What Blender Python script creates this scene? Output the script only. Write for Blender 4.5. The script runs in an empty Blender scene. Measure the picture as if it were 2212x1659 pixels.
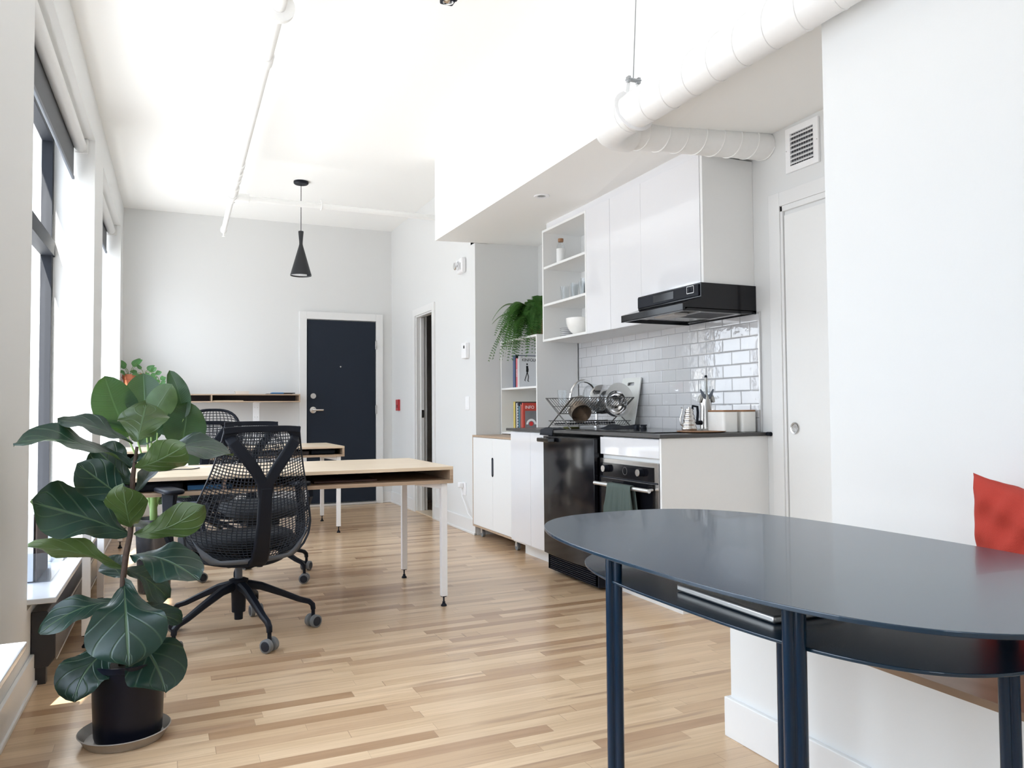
import bpy, bmesh, math, random
from mathutils import Vector, Matrix
random.seed(7)
PI = math.pi
S = bpy.context.scene
C = S.collection

# ---------------------------------------------------------------- camera
CF, YAW, PIT, ROL, CH = 1666.25, 0.4224, 0.0340, -0.0078, 1.05
def cam_axes():
    cy, sy, cp, sp, cr, sr = math.cos(YAW), math.sin(YAW), math.cos(PIT), math.sin(PIT), math.cos(ROL), math.sin(ROL)
    F = Vector((sy*cp, cy*cp, sp)); R = Vector((cy, -sy, 0)); U = R.cross(F)
    return cr*R + sr*U, -sr*R + cr*U, F
CR, CU, CFW = cam_axes()
cd = bpy.data.cameras.new('camera'); cam = bpy.data.objects.new('camera', cd); C.objects.link(cam)
cd.sensor_width = 36; cd.lens = CF/2212*36; cd.clip_start = 0.02
cam.matrix_world = Matrix(((CR.x, CU.x, -CFW.x, 0), (CR.y, CU.y, -CFW.y, 0), (CR.z, CU.z, -CFW.z, CH), (0, 0, 0, 1)))
S.camera = cam
def at(px, py, Y):
    d = CR*((px-1106)/CF) + CU*(-(py-829.5)/CF) + CFW
    return Vector((0, 0, CH)) + d*(Y/d.y)

# ---------------------------------------------------------------- world, sun, exposure
S.view_settings.view_transform = 'Standard'; S.view_settings.look = 'None'
S.view_settings.gamma = 1; S.view_settings.use_curve_mapping = False
S.view_settings.exposure = 0.08
S.cycles.max_bounces = 10; S.cycles.diffuse_bounces = 7; S.cycles.glossy_bounces = 5
S.cycles.transparent_max_bounces = 12; S.cycles.transmission_bounces = 8
S.cycles.sample_clamp_indirect = 8; S.cycles.caustics_reflective = False; S.cycles.caustics_refractive = False
W = bpy.data.worlds.new('sky'); S.world = W; W.use_nodes = True
nt = W.node_tree; nt.nodes.clear()
def wn(t, **k):
    n = nt.nodes.new(t)
    for a, b in k.items(): setattr(n, a, b)
    return n
wo = wn('ShaderNodeOutputWorld'); wb = wn('ShaderNodeBackground'); tc = wn('ShaderNodeTexCoord')
sx = wn('ShaderNodeSeparateXYZ'); rp = wn('ShaderNodeValToRGB'); mr = wn('ShaderNodeMapRange')
nt.links.new(tc.outputs['Generated'], sx.inputs[0]); nt.links.new(sx.outputs['Z'], mr.inputs[0])
mr.inputs[1].default_value = -1; mr.inputs[2].default_value = 1
nt.links.new(mr.outputs[0], rp.inputs[0]); nt.links.new(rp.outputs[0], wb.inputs[0]); nt.links.new(wb.outputs[0], wo.inputs[0])
e = rp.color_ramp.elements
e[0].position = 0.0; e[0].color = (0.98, 0.97, 0.95, 1)
e[1].position = 1.0; e[1].color = (0.60, 0.70, 0.86, 1)
for q, k in ((0.25, (0.57, 0.565, 0.56)), (0.36, (0.355, 0.355, 0.36)), (0.50, (0.275, 0.29, 0.31)), (0.58, (0.38, 0.405, 0.43)), (0.75, (0.56, 0.62, 0.69))):
    a = e.new(q); a.color = (*k, 1)
wb.inputs[1].default_value = 11.3
sun_d = bpy.data.lights.new('sun', 'SUN'); sun = bpy.data.objects.new('sun', sun_d); C.objects.link(sun)
sun_d.energy = 30; sun_d.angle = 0.009; sun_d.color = (1, 0.94, 0.84)
SUNV = Vector((1.0, 4.3, -3.3)).normalized()
sun.rotation_euler = SUNV.to_track_quat('-Z', 'Y').to_euler()

# ---------------------------------------------------------------- materials
MATS = {}
def mat(name, col, rough=0.5, metal=0.0, spec=0.5, coat=0.0, bump=0.0, bscale=60, var=0.03, alpha=None):
    if name in MATS: return MATS[name]
    m = bpy.data.materials.new(name); m.use_nodes = True; MATS[name] = m
    n = m.node_tree.nodes; l = m.node_tree.links; p = n['Principled BSDF']
    p.inputs['Base Color'].default_value = (*col, 1); p.inputs['Roughness'].default_value = rough
    p.inputs['Metallic'].default_value = metal; p.inputs['Specular IOR Level'].default_value = spec
    p.inputs['Coat Weight'].default_value = coat; p.inputs['Coat Roughness'].default_value = 0.04
    t = n.new('ShaderNodeTexCoord'); z = n.new('ShaderNodeTexNoise'); z.inputs['Scale'].default_value = bscale
    z.inputs['Detail'].default_value = 4
    l.new(t.outputs['Object'], z.inputs['Vector'])
    mx = n.new('ShaderNodeMix'); mx.data_type = 'RGBA'
    l.new(z.outputs['Fac'], mx.inputs[0])
    mx.inputs[6].default_value = (*[max(0, c*(1-var)) for c in col], 1); mx.inputs[7].default_value = (*[min(1, c*(1+var)) for c in col], 1)
    l.new(mx.outputs[2], p.inputs['Base Color'])
    if bump:
        b = n.new('ShaderNodeBump'); b.inputs['Strength'].default_value = bump; b.inputs['Distance'].default_value = 0.01
        l.new(z.outputs['Fac'], b.inputs['Height']); l.new(b.outputs[0], p.inputs['Normal'])
    return m
WALL = mat('wall_paint', (0.72, 0.725, 0.72), 0.6, bump=0.015, bscale=220, var=0.008)
CEIL = mat('ceiling_paint', (0.90, 0.90, 0.885), 0.8, bump=0.02, bscale=120, var=0.008)
TRIM = mat('trim_paint', (0.76, 0.76, 0.755), 0.35, var=0.01)
GLOSSW = mat('gloss_white', (0.76, 0.76, 0.78), 0.06, spec=0.5, coat=0.6, var=0.005)
MATW = mat('matte_white_laminate', (0.80, 0.80, 0.79), 0.4, var=0.01)
NAVY = mat('navy_door_paint', (0.010, 0.016, 0.028), 0.6, spec=0.3, bump=0.02, bscale=300)
BLACKF = mat('black_frame', (0.010, 0.012, 0.017), 0.55, spec=0.25)
BLACKP = mat('black_plastic', (0.006, 0.008, 0.014), 0.5, spec=0.22, bump=0.01, bscale=400)
BLACKG = mat('gloss_black', (0.006, 0.006, 0.008), 0.10, spec=0.35)
MESHM = mat('charcoal_mesh', (0.022, 0.026, 0.036), 0.5, spec=0.3)
RIMG = mat('grey_plastic', (0.10, 0.115, 0.14), 0.45)
SEATF = mat('black_seat_fabric', (0.02, 0.022, 0.026), 0.9, bump=0.3, bscale=900)
TREAD = mat('grey_rubber', (0.18, 0.19, 0.2), 0.6)
BLUE = mat('dark_blue_paint', (0.002, 0.018, 0.045), 0.18, spec=0.4, coat=0.0, var=0.02)
BLUET = mat('blue_table_top', (0.010, 0.030, 0.055), 0.22, spec=0.5, coat=0.16, bump=0.006, bscale=35, var=0.03)
STEEL = mat('brushed_steel', (0.62, 0.60, 0.58), 0.24, metal=1, var=0.04)
CHROME = mat('chrome', (0.8, 0.8, 0.81), 0.07, metal=1)
ALUM = mat('satin_aluminium', (0.72, 0.72, 0.72), 0.35, metal=0.9)
WHITEM = mat('white_metal', (0.86, 0.86, 0.87), 0.35)
TERRA = mat('terracotta', (0.50, 0.17, 0.09), 0.8, bump=0.05, bscale=80, var=0.1)
CERAM = mat('white_ceramic', (0.84, 0.83, 0.80), 0.25, bump=0.06, bscale=40)
TAN = mat('tan_basket', (0.42, 0.27, 0.15), 0.8, bump=0.4, bscale=120, var=0.2)
SOIL = mat('soil', (0.03, 0.02, 0.014), 0.95, bump=0.6, bscale=90, var=0.3)
COUNTER = mat('dark_grey_worktop', (0.055, 0.053, 0.052), 0.3, bump=0.01, bscale=200, var=0.08)
PAPER = mat('paper', (0.80, 0.81, 0.83), 0.7)
LIDW = mat('bamboo_lid', (0.30, 0.15, 0.07), 0.5, bump=0.02, var=0.15, bscale=30)
TOWEL = mat('grey_green_towel', (0.075, 0.10, 0.09), 0.95, bump=0.35, bscale=500, var=0.08)
CUSH = mat('red_linen', (0.42, 0.040, 0.025), 0.9, bump=0.25, bscale=500, var=0.1)
MARBLE = mat('sill_stone', (0.72, 0.74, 0.77), 0.12, coat=0.3, var=0.08, bscale=6)
def emis(name, col, s):
    m = bpy.data.materials.new(name); m.use_nodes = True; p = m.node_tree.nodes['Principled BSDF']
    p.inputs['Emission Color'].default_value = (*col, 1); p.inputs['Emission Strength'].default_value = s
    p.inputs['Base Color'].default_value = (*col, 1); return m
def glass(name, tint=(1, 1, 1), ior=1.45, refl=1.0):
    m = bpy.data.materials.new(name); m.use_nodes = True; n = m.node_tree.nodes; l = m.node_tree.links; n.clear()
    o = n.new('ShaderNodeOutputMaterial'); g = n.new('ShaderNodeBsdfGlossy'); t = n.new('ShaderNodeBsdfTransparent'); mx = n.new('ShaderNodeMixShader')
    f = n.new('ShaderNodeLayerWeight'); f.inputs[0].default_value = 0.5
    pw = n.new('ShaderNodeMath'); pw.operation = 'POWER'; pw.inputs[1].default_value = 4.0
    mu = n.new('ShaderNodeMath'); mu.operation = 'MULTIPLY_ADD'; mu.inputs[1].default_value = 0.55*refl; mu.inputs[2].default_value = 0.04*refl
    g.inputs['Roughness'].default_value = 0.02; t.inputs[0].default_value = (*tint, 1)
    l.new(f.outputs['Facing'], pw.inputs[0]); l.new(pw.outputs[0], mu.inputs[0]); l.new(mu.outputs[0], mx.inputs[0]); l.new(t.outputs[0], mx.inputs[1]); l.new(g.outputs[0], mx.inputs[2]); l.new(mx.outputs[0], o.inputs[0])
    return m
PANE = glass('window_glass', (0.97, 0.985, 1.0), 1.45, 0.7)
GLS = glass('drinking_glass', (0.96, 0.97, 0.975), 1.45, 1.1)
ACRY = glass('acrylic', (0.93, 0.945, 0.97), 1.45, 1.0)

def nodes_of(name):
    m = bpy.data.materials.new(name); m.use_nodes = True
    return m, m.node_tree.nodes, m.node_tree.links, m.node_tree.nodes['Principled BSDF']
def M(n, l, op, a, b=None, c=None):
    x = n.new('ShaderNodeMath'); x.operation = op
    for i, v in enumerate((a, b, c)):
        if v is None: continue
        if isinstance(v, (int, float)): x.inputs[i].default_value = v
        else: l.new(v, x.inputs[i])
    return x.outputs[0]
def floor_mat():
    m, n, l, p = nodes_of('maple_strip_floor')
    t = n.new('ShaderNodeTexCoord'); s = n.new('ShaderNodeSeparateXYZ'); l.new(t.outputs['Object'], s.inputs[0])
    X, Y = s.outputs['X'], s.outputs['Y']
    PW = 0.0585
    yr = M(n, l, 'DIVIDE', Y, PW); row = M(n, l, 'FLOOR', yr); fy = M(n, l, 'FRACT', yr)
    w1 = n.new('ShaderNodeTexWhiteNoise'); w1.noise_dimensions = '1D'; l.new(row, w1.inputs['W'])
    xo = M(n, l, 'ADD', M(n, l, 'DIVIDE', X, 0.62), M(n, l, 'MULTIPLY', w1.outputs['Value'], 37.0))
    # irregular lengths: warp x a little per row
    wz = n.new('ShaderNodeTexNoise'); wz.noise_dimensions = '2D'; wz.inputs['Scale'].default_value = 0.9
    cv = n.new('ShaderNodeCombineXYZ'); l.new(xo, cv.inputs[0]); l.new(M(n, l, 'MULTIPLY', row, 3.7), cv.inputs[1]); l.new(cv.outputs[0], wz.inputs['Vector'])
    xw = M(n, l, 'ADD', xo, M(n, l, 'MULTIPLY', wz.outputs['Fac'], 1.3))
    col = M(n, l, 'FLOOR', xw); fx = M(n, l, 'FRACT', xw)
    cc = n.new('ShaderNodeCombineXYZ'); l.new(row, cc.inputs[0]); l.new(col, cc.inputs[1])
    w2 = n.new('ShaderNodeTexWhiteNoise'); w2.noise_dimensions = '2D'; l.new(cc.outputs[0], w2.inputs['Vector'])
    r = n.new('ShaderNodeValToRGB'); l.new(w2.outputs['Value'], r.inputs[0])
    e = r.color_ramp.elements
    e[0].position = 0; e[0].color = (0.38, 0.235, 0.13, 1); e[1].position = 1; e[1].color = (0.68, 0.50, 0.325, 1)
    for q, k in ((0.08, (0.43, 0.275, 0.165)), (0.2, (0.53, 0.365, 0.225)), (0.5, (0.59, 0.42, 0.262)), (0.78, (0.63, 0.46, 0.295))):
        a = e.new(q); a.color = (*k, 1)
    # grain streaks running along each board
    g = n.new('ShaderNodeTexNoise'); g.inputs['Scale'].default_value = 1.0; g.inputs['Detail'].default_value = 6; g.inputs['Distortion'].default_value = 0.6
    gv = n.new('ShaderNodeCombineXYZ'); l.new(M(n, l, 'MULTIPLY', X, 3.2), gv.inputs[0]); l.new(M(n, l, 'MULTIPLY', Y, 55), gv.inputs[1])
    l.new(M(n, l, 'MULTIPLY', w2.outputs['Value'], 50), gv.inputs[2]); l.new(gv.outputs[0], g.inputs['Vector'])
    gr = n.new('ShaderNodeValToRGB'); l.new(g.outputs['Fac'], gr.inputs[0]); gr.color_ramp.elements[0].position = 0.30; gr.color_ramp.elements[0].color = (0.80, 0.73, 0.66, 1)
    gr.color_ramp.elements[1].position = 0.62; gr.color_ramp.elements[1].color = (1.05, 1.04, 1.02, 1)
    mx = n.new('ShaderNodeMix'); mx.data_type = 'RGBA'; mx.blend_type = 'MULTIPLY'; mx.inputs[0].default_value = 0.62
    l.new(r.outputs[0], mx.inputs[6]); l.new(gr.outputs[0], mx.inputs[7])
    # heartwood patches
    hz = n.new('ShaderNodeTexNoise'); hz.inputs['Scale'].default_value = 1.0; hz.inputs['Detail'].default_value = 2
    hv = n.new('ShaderNodeCombineXYZ'); l.new(M(n, l, 'MULTIPLY', X, 1.4), hv.inputs[0]); l.new(M(n, l, 'MULTIPLY', Y, 18), hv.inputs[1]); l.new(M(n, l, 'MULTIPLY', w2.outputs['Value'], 90), hv.inputs[2]); l.new(hv.outputs[0], hz.inputs['Vector'])
    hm = n.new('ShaderNodeMapRange'); hm.inputs[1].default_value = 0.60; hm.inputs[2].default_value = 0.70; l.new(hz.outputs['Fac'], hm.inputs[0])
    hx = n.new('ShaderNodeMix'); hx.data_type = 'RGBA'; l.new(M(n, l, 'MULTIPLY', hm.outputs[0], 0.7), hx.inputs[0]); l.new(mx.outputs[2], hx.inputs[6]); hx.inputs[7].default_value = (0.34, 0.215, 0.135, 1)
    gap = M(n, l, 'MAXIMUM', M(n, l, 'LESS_THAN', fy, 0.022), M(n, l, 'LESS_THAN', fx, 0.003))
    gx = n.new('ShaderNodeMix'); gx.data_type = 'RGBA'; l.new(M(n, l, 'MULTIPLY', gap, 0.5), gx.inputs[0]); l.new(hx.outputs[2], gx.inputs[6]); gx.inputs[7].default_value = (0.18, 0.10, 0.055, 1)
    l.new(gx.outputs[2], p.inputs['Base Color'])
    p.inputs['Roughness'].default_value = 0.27; p.inputs['Coat Weight'].default_value = 0.25; p.inputs['Coat Roughness'].default_value = 0.18
    l.new(M(n, l, 'ADD', 0.25, M(n, l, 'MULTIPLY', g.outputs['Fac'], 0.16)), p.inputs['Roughness'])
    b = n.new('ShaderNodeBump'); b.inputs['Strength'].default_value = 0.12; b.inputs['Distance'].default_value = 0.002
    l.new(M(n, l, 'SUBTRACT', M(n, l, 'MULTIPLY', w2.outputs['Value'], 0.4), gap), b.inputs['Height']); l.new(b.outputs[0], p.inputs['Normal'])
    return m
FLOOR = floor_mat()
def ply_mat(name, c1, c2, ax):
    m, n, l, p = nodes_of(name)
    t = n.new('ShaderNodeTexCoord'); mp = n.new('ShaderNodeMapping'); mp.inputs['Scale'].default_value = ax
    z = n.new('ShaderNodeTexNoise'); z.inputs['Scale'].default_value = 1; z.inputs['Detail'].default_value = 5; z.inputs['Distortion'].default_value = 0.8
    l.new(t.outputs['Object'], mp.inputs[0]); l.new(mp.outputs[0], z.inputs['Vector'])
    r = n.new('ShaderNodeValToRGB'); l.new(z.outputs['Fac'], r.inputs[0])
    r.color_ramp.elements[0].position = 0.3; r.color_ramp.elements[0].color = (*c1, 1); r.color_ramp.elements[1].position = 0.7; r.color_ramp.elements[1].color = (*c2, 1)
    l.new(r.outputs[0], p.inputs['Base Color']); p.inputs['Roughness'].default_value = 0.34
    return m
PLY = ply_mat('birch_ply', (0.68, 0.54, 0.38), (0.80, 0.66, 0.50), (2.5, 30, 30))
PLYE = ply_mat('ply_edge', (0.36, 0.25, 0.17), (0.52, 0.39, 0.28), (2, 40, 320))
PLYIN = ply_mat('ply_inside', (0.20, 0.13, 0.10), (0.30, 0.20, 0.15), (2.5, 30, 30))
OAK = ply_mat('stained_bench_wood', (0.19, 0.12, 0.075), (0.30, 0.20, 0.13), (9, 2.2, 9))
def tile_mat():
    m, n, l, p = nodes_of('white_subway_tile')
    t = n.new('ShaderNodeTexCoord'); s = n.new('ShaderNodeSeparateXYZ'); l.new(t.outputs['Object'], s.inputs[0])
    Y = s.outputs['Y']; Z = s.outputs['Z']
    zr = M(n, l, 'DIVIDE', M(n, l, 'SUBTRACT', Z, 0.9203), 0.0767); row = M(n, l, 'FLOOR', zr); fz = M(n, l, 'FRACT', zr)
    yr = M(n, l, 'ADD', M(n, l, 'DIVIDE', M(n, l, 'SUBTRACT', Y, 3.32), 0.1535), M(n, l, 'MULTIPLY', M(n, l, 'FRACT', M(n, l, 'MULTIPLY', row, 0.5)), 1.0))
    col = M(n, l, 'FLOOR', yr); fy = M(n, l, 'FRACT', yr)
    def edge(f, w): return M(n, l, 'MINIMUM', f, M(n, l, 'SUBTRACT', 1.0, f))
    dz = M(n, l, 'MULTIPLY', edge(fz, 0), 0.0767); dy = M(n, l, 'MULTIPLY', edge(fy, 0), 0.1535)
    d = M(n, l, 'MINIMUM', dz, dy)
    g = M(n, l, 'LESS_THAN', d, 0.0011)
    cc = n.new('ShaderNodeCombineXYZ'); l.new(row, cc.inputs[0]); l.new(col, cc.inputs[1])
    w = n.new('ShaderNodeTexWhiteNoise'); w.noise_dimensions = '2D'; l.new(cc.outputs[0], w.inputs['Vector'])
    mx = n.new('ShaderNodeMix'); mx.data_type = 'RGBA'; l.new(g, mx.inputs[0]); mx.inputs[6].default_value = (0.66, 0.66, 0.675, 1); mx.inputs[7].default_value = (0.22, 0.22, 0.23, 1)
    l.new(mx.outputs[2], p.inputs['Base Color'])
    l.new(M(n, l, 'ADD', 0.05, M(n, l, 'MULTIPLY', g, 0.7)), p.inputs['Roughness']); p.inputs['Coat Weight'].default_value = 0.9; p.inputs['Coat Roughness'].default_value = 0.03; p.inputs['Specular IOR Level'].default_value = 0.7
    nz = n.new('ShaderNodeTexNoise'); nz.inputs['Scale'].default_value = 22; nz.inputs['Detail'].default_value = 2; l.new(t.outputs['Object'], nz.inputs['Vector'])
    # each tile is pillowed at its rim and tilted a hair of its own
    rim = n.new('ShaderNodeMapRange'); rim.inputs[1].default_value = 0.0; rim.inputs[2].default_value = 0.006; l.new(d, rim.inputs[0])
    tl = M(n, l, 'MULTIPLY', M(n, l, 'SUBTRACT', fy, 0.5), M(n, l, 'SUBTRACT', w.outputs['Value'], 0.5))
    h = M(n, l, 'ADD', M(n, l, 'MULTIPLY', rim.outputs[0], 0.9), M(n, l, 'ADD', M(n, l, 'MULTIPLY', nz.outputs['Fac'], 0.5), M(n, l, 'MULTIPLY', tl, 1.6)))
    b = n.new('ShaderNodeBump'); b.inputs['Strength'].default_value = 0.7; b.inputs['Distance'].default_value = 0.0018
    l.new(h, b.inputs['Height']); l.new(b.outputs[0], p.inputs['Normal']); l.new(b.outputs[0], p.inputs['Coat Normal'])
    return m
TILE = tile_mat()
def leaf_mat(name, top, under, vein, nv=7.0, slope=0.35, rough=0.32, bumps=0.5, trl=0.22):
    m, n, l, p = nodes_of(name)
    uv = n.new('ShaderNodeUVMap'); s = n.new('ShaderNodeSeparateXYZ'); l.new(uv.outputs[0], s.inputs[0])
    u = M(n, l, 'ABSOLUTE', M(n, l, 'SUBTRACT', M(n, l, 'MULTIPLY', s.outputs['X'], 2), 1)); v = s.outputs['Y']
    a = M(n, l, 'FRACT', M(n, l, 'MULTIPLY', M(n, l, 'SUBTRACT', v, M(n, l, 'MULTIPLY', u, slope)), nv))
    dv = M(n, l, 'MINIMUM', a, M(n, l, 'SUBTRACT', 1.0, a))
    side = n.new('ShaderNodeMapRange'); side.inputs[1].default_value = 0.0; side.inputs[2].default_value = 0.09; side.inputs[3].default_value = 1; side.inputs[4].default_value = 0; l.new(dv, side.inputs[0])
    mid = n.new('ShaderNodeMapRange'); mid.inputs[1].default_value = 0.02; mid.inputs[2].default_value = 0.055; mid.inputs[3].default_value = 1; mid.inputs[4].default_value = 0; l.new(u, mid.inputs[0])
    ve = M(n, l, 'MAXIMUM', M(n, l, 'MULTIPLY', side.outputs[0], 0.5), mid.outputs[0])
    gm = n.new('ShaderNodeNewGeometry')
    c = n.new('ShaderNodeMix'); c.data_type = 'RGBA'; l.new(gm.outputs['Backfacing'], c.inputs[0]); c.inputs[6].default_value = (*top, 1); c.inputs[7].default_value = (*under, 1)
    t = n.new('ShaderNodeTexCoord'); z = n.new('ShaderNodeTexNoise'); z.inputs['Scale'].default_value = 14; l.new(t.outputs['Object'], z.inputs['Vector'])
    hv = n.new('ShaderNodeMix'); hv.data_type = 'RGBA'; hv.blend_type = 'MULTIPLY'; hv.inputs[0].default_value = 0.5; l.new(c.outputs[2], hv.inputs[6])
    zr = n.new('ShaderNodeMapRange'); zr.inputs[1].default_value = 0.3; zr.inputs[2].default_value = 0.7; zr.inputs[3].default_value = 0.6; zr.inputs[4].default_value = 1.3; l.new(z.outputs['Fac'], zr.inputs[0]); l.new(zr.outputs[0], hv.inputs[7])
    f = n.new('ShaderNodeMix'); f.data_type = 'RGBA'; l.new(M(n, l, 'MULTIPLY', ve, 0.6), f.inputs[0]); l.new(hv.outputs[2], f.inputs[6]); f.inputs[7].default_value = (*vein, 1)
    l.new(f.outputs[2], p.inputs['Base Color']); p.inputs['Roughness'].default_value = rough; p.inputs['Specular IOR Level'].default_value = 0.4
    b = n.new('ShaderNodeBump'); b.inputs['Strength'].default_value = bumps; b.inputs['Distance'].default_value = 0.004
    l.new(M(n, l, 'SUBTRACT', M(n, l, 'MULTIPLY', z.outputs['Fac'], 0.5), ve), b.inputs['Height']); l.new(b.outputs[0], p.inputs['Normal'])
    # thin leaves let some light through
    o = n['Material Output']; tr = n.new('ShaderNodeBsdfTranslucent'); ms = n.new('ShaderNodeMixShader'); ms.inputs[0].default_value = trl
    tcx = n.new('ShaderNodeMix'); tcx.data_type = 'RGBA'; tcx.inputs[0].default_value = 0.6; l.new(f.outputs[2], tcx.inputs[6]); tcx.inputs[7].default_value = (0.16, 0.30, 0.05, 1)
    l.new(tcx.outputs[2], tr.inputs[0]); l.new(p.outputs[0], ms.inputs[1]); l.new(tr.outputs[0], ms.inputs[2]); l.new(ms.outputs[0], o.inputs[0])
    return m
FIG = leaf_mat('fig_leaf', (0.006, 0.023, 0.017), (0.036, 0.064, 0.016), (0.075, 0.125, 0.06), 4.6, 0.40, rough=0.36, trl=0.07)
BAN = leaf_mat('banana_leaf', (0.010, 0.036, 0.013), (0.032, 0.068, 0.022), (0.04, 0.085, 0.035), 26, 0.10, bumps=0.35, trl=0.15)
POTH = leaf_mat('soft_leaf', (0.07, 0.20, 0.06), (0.12, 0.28, 0.10), (0.2, 0.36, 0.15), 5, 0.4)
FERN = leaf_mat('fern_leaf', (0.030, 0.115, 0.014), (0.05, 0.15, 0.022), (0.05, 0.15, 0.022), 1, 0, rough=0.55, bumps=0.1)
STEM = mat('green_stem', (0.16, 0.26, 0.07), 0.5)
BARK = mat('brown_stem', (0.05, 0.028, 0.018), 0.8, bump=0.5, bscale=60, var=0.3)

# ---------------------------------------------------------------- mesh helpers
def nb(): return bmesh.new()
def box(b, x0, x1, y0, y1, z0, z1):
    v = [b.verts.new(p) for p in ((x0,y0,z0),(x1,y0,z0),(x1,y1,z0),(x0,y1,z0),(x0,y0,z1),(x1,y0,z1),(x1,y1,z1),(x0,y1,z1))]
    for f in ((0,3,2,1),(4,5,6,7),(0,1,5,4),(1,2,6,5),(2,3,7,6),(3,0,4,7)): b.faces.new([v[i] for i in f])
    return v
def frame_of(d, ref=None):
    d = d.normalized(); r = Vector(ref) if ref is not None else (Vector((0, 0, 1)) if abs(d.z) < 0.9 else Vector((1, 0, 0)))
    s = d.cross(r)
    if s.length < 1e-5: s = d.cross(Vector((1, 0, 0)))
    s.normalize(); return s, s.cross(d).normalized()
def tube(b, pts, r, seg=10, caps=True, closed=False):
    pts = [Vector(p) for p in pts]; n = len(pts); rs = r if isinstance(r, (list, tuple)) else [r]*n
    rings = []; s = None
    for i, p in enumerate(pts):
        if closed: d = pts[(i+1) % n]-pts[i-1]
        else: d = pts[min(i+1, n-1)]-pts[max(i-1, 0)]
        if d.length < 1e-9: d = Vector((0, 0, 1))
        d.normalize()
        if s is None: s, t = frame_of(d)
        else:
            s = (s - d*s.dot(d)); s.normalize(); t = s.cross(d)
        rings.append([b.verts.new(p + (s*math.cos(2*PI*k/seg) + t*math.sin(2*PI*k/seg))*rs[i]) for k in range(seg)])
    m = n if closed else n-1
    for i in range(m):
        A, Bq = rings[i], rings[(i+1) % n]
        for k in range(seg):
            b.faces.new((A[k], A[(k+1) % seg], Bq[(k+1) % seg], Bq[k]))
    if caps and not closed: b.faces.new(rings[0][::-1]); b.faces.new(rings[-1])
def sweep(b, pts, w, h, up=(0, 0, 1)):
    """rounded rectangular bar along pts; w across, h along 'up'"""
    pts = [Vector(p) for p in pts]; n = len(pts)
    ws = w if isinstance(w, (list, tuple)) else [w]*n; hs = h if isinstance(h, (list, tuple)) else [h]*n
    rings = []
    for i, p in enumerate(pts):
        d = (pts[min(i+1, n-1)]-pts[max(i-1, 0)]).normalized(); s, t = frame_of(d, up)
        a, c = ws[i]/2, hs[i]/2; q = min(a, c)*0.45; rg = []
        for (x, y) in ((a, -c+q), (a, c-q), (a-q, c), (-a+q, c), (-a, c-q), (-a, -c+q), (-a+q, -c), (a-q, -c)): rg.append(b.verts.new(p+s*x+t*y))
        rings.append(rg)
    for i in range(n-1):
        for k in range(8): b.faces.new((rings[i][k], rings[i][(k+1) % 8], rings[i+1][(k+1) % 8], rings[i+1][k]))
    b.faces.new(rings[0][::-1]); b.faces.new(rings[-1])
def lathe(b, prof, cx, cy, seg=32, axis='z', sq=None):
    rings = []
    for r, z in prof:
        rg = []
        for k in range(seg):
            a = 2*PI*k/seg; c, s = math.cos(a), math.sin(a)
            if sq:
                q = (abs(c)**sq+abs(s)**sq)**(-1/sq); c *= q; s *= q
            rr = max(r, 1e-4)
            rg.append(b.verts.new((cx+rr*c, cy+rr*s, z) if axis == 'z' else ((z, cx+rr*c, cy+rr*s) if axis == 'x' else (cx+rr*c, z, cy+rr*s))))
        rings.append(rg)
    for i in range(len(rings)-1):
        for k in range(seg): b.faces.new((rings[i][k], rings[i][(k+1) % seg], rings[i+1][(k+1) % seg], rings[i+1][k]))
    if prof[0][0] > 1e-3: b.faces.new(rings[0][::-1])
    if prof[-1][0] > 1e-3: b.faces.new(rings[-1])
def prism(b, poly, ax, a0, a1):
    """poly of 2-D points, extruded along axis ax from a0 to a1"""
    def P(u, v, w): return {0: (w, u, v), 1: (u, w, v), 2: (u, v, w)}[ax]
    A = [b.verts.new(P(u, v, a0)) for u, v in poly]; D = [b.verts.new(P(u, v, a1)) for u, v in poly]; n = len(poly)
    b.faces.new(A[::-1]); b.faces.new(D)
    for i in range(n): b.faces.new((A[i], A[(i+1) % n], D[(i+1) % n], D[i]))
def quad(b, *p): b.faces.new([b.verts.new(q) for q in p])
def wx(y): return -0.475 + 0.013*(y-3.0)          # the window wall runs a hair off square
def shear(b):
    for v in b.verts: v.co.x += wx(v.co.y)
def obj(name, b, m, parent=None, bev=0, smooth=False, sub=0, seg=2):
    me = bpy.data.meshes.new(name)
    bmesh.ops.recalc_face_normals(b, faces=b.faces)
    b.to_mesh(me); b.free(); me.materials.append(m)
    o = bpy.data.objects.new(name, me); C.objects.link(o)
    if parent is not None:
        o.parent = parent
        w = parent
        while w.parent is not None: w = w.parent
        if parent.type == 'EMPTY': o.matrix_parent_inverse = Matrix.Translation(-Vector(parent.location))
    if smooth:
        for f in me.polygons: f.use_smooth = True
        if smooth != 'all': me.set_sharp_from_angle(angle=math.radians(38))
    if bev:
        md = o.modifiers.new('bevel', 'BEVEL'); md.width = bev; md.segments = seg; md.limit_method = 'ANGLE'; md.angle_limit = math.radians(40)
    if sub:
        md = o.modifiers.new('subsurf', 'SUBSURF'); md.levels = sub; md.render_levels = sub
    return o
def thing(name, label, cat, loc=(0, 0, 0), group=None):
    o = bpy.data.objects.new(name, None); o.empty_display_size = 0.1; C.objects.link(o); o.location = loc
    o['label'] = label; o['category'] = cat
    if group: o['group'] = group
    return o
def tag(o, label, cat, group=None, kind=None):
    o['label'] = label; o['category'] = cat
    if group: o['group'] = group
    if kind: o['kind'] = kind
    return o
def st(o, label, cat='wall'): return tag(o, label, cat, None, 'structure')
def sthing(name, label, cat, loc=(0, 0, 0)):
    o = thing(name, label, cat, loc); o['kind'] = 'structure'; return o
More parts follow.
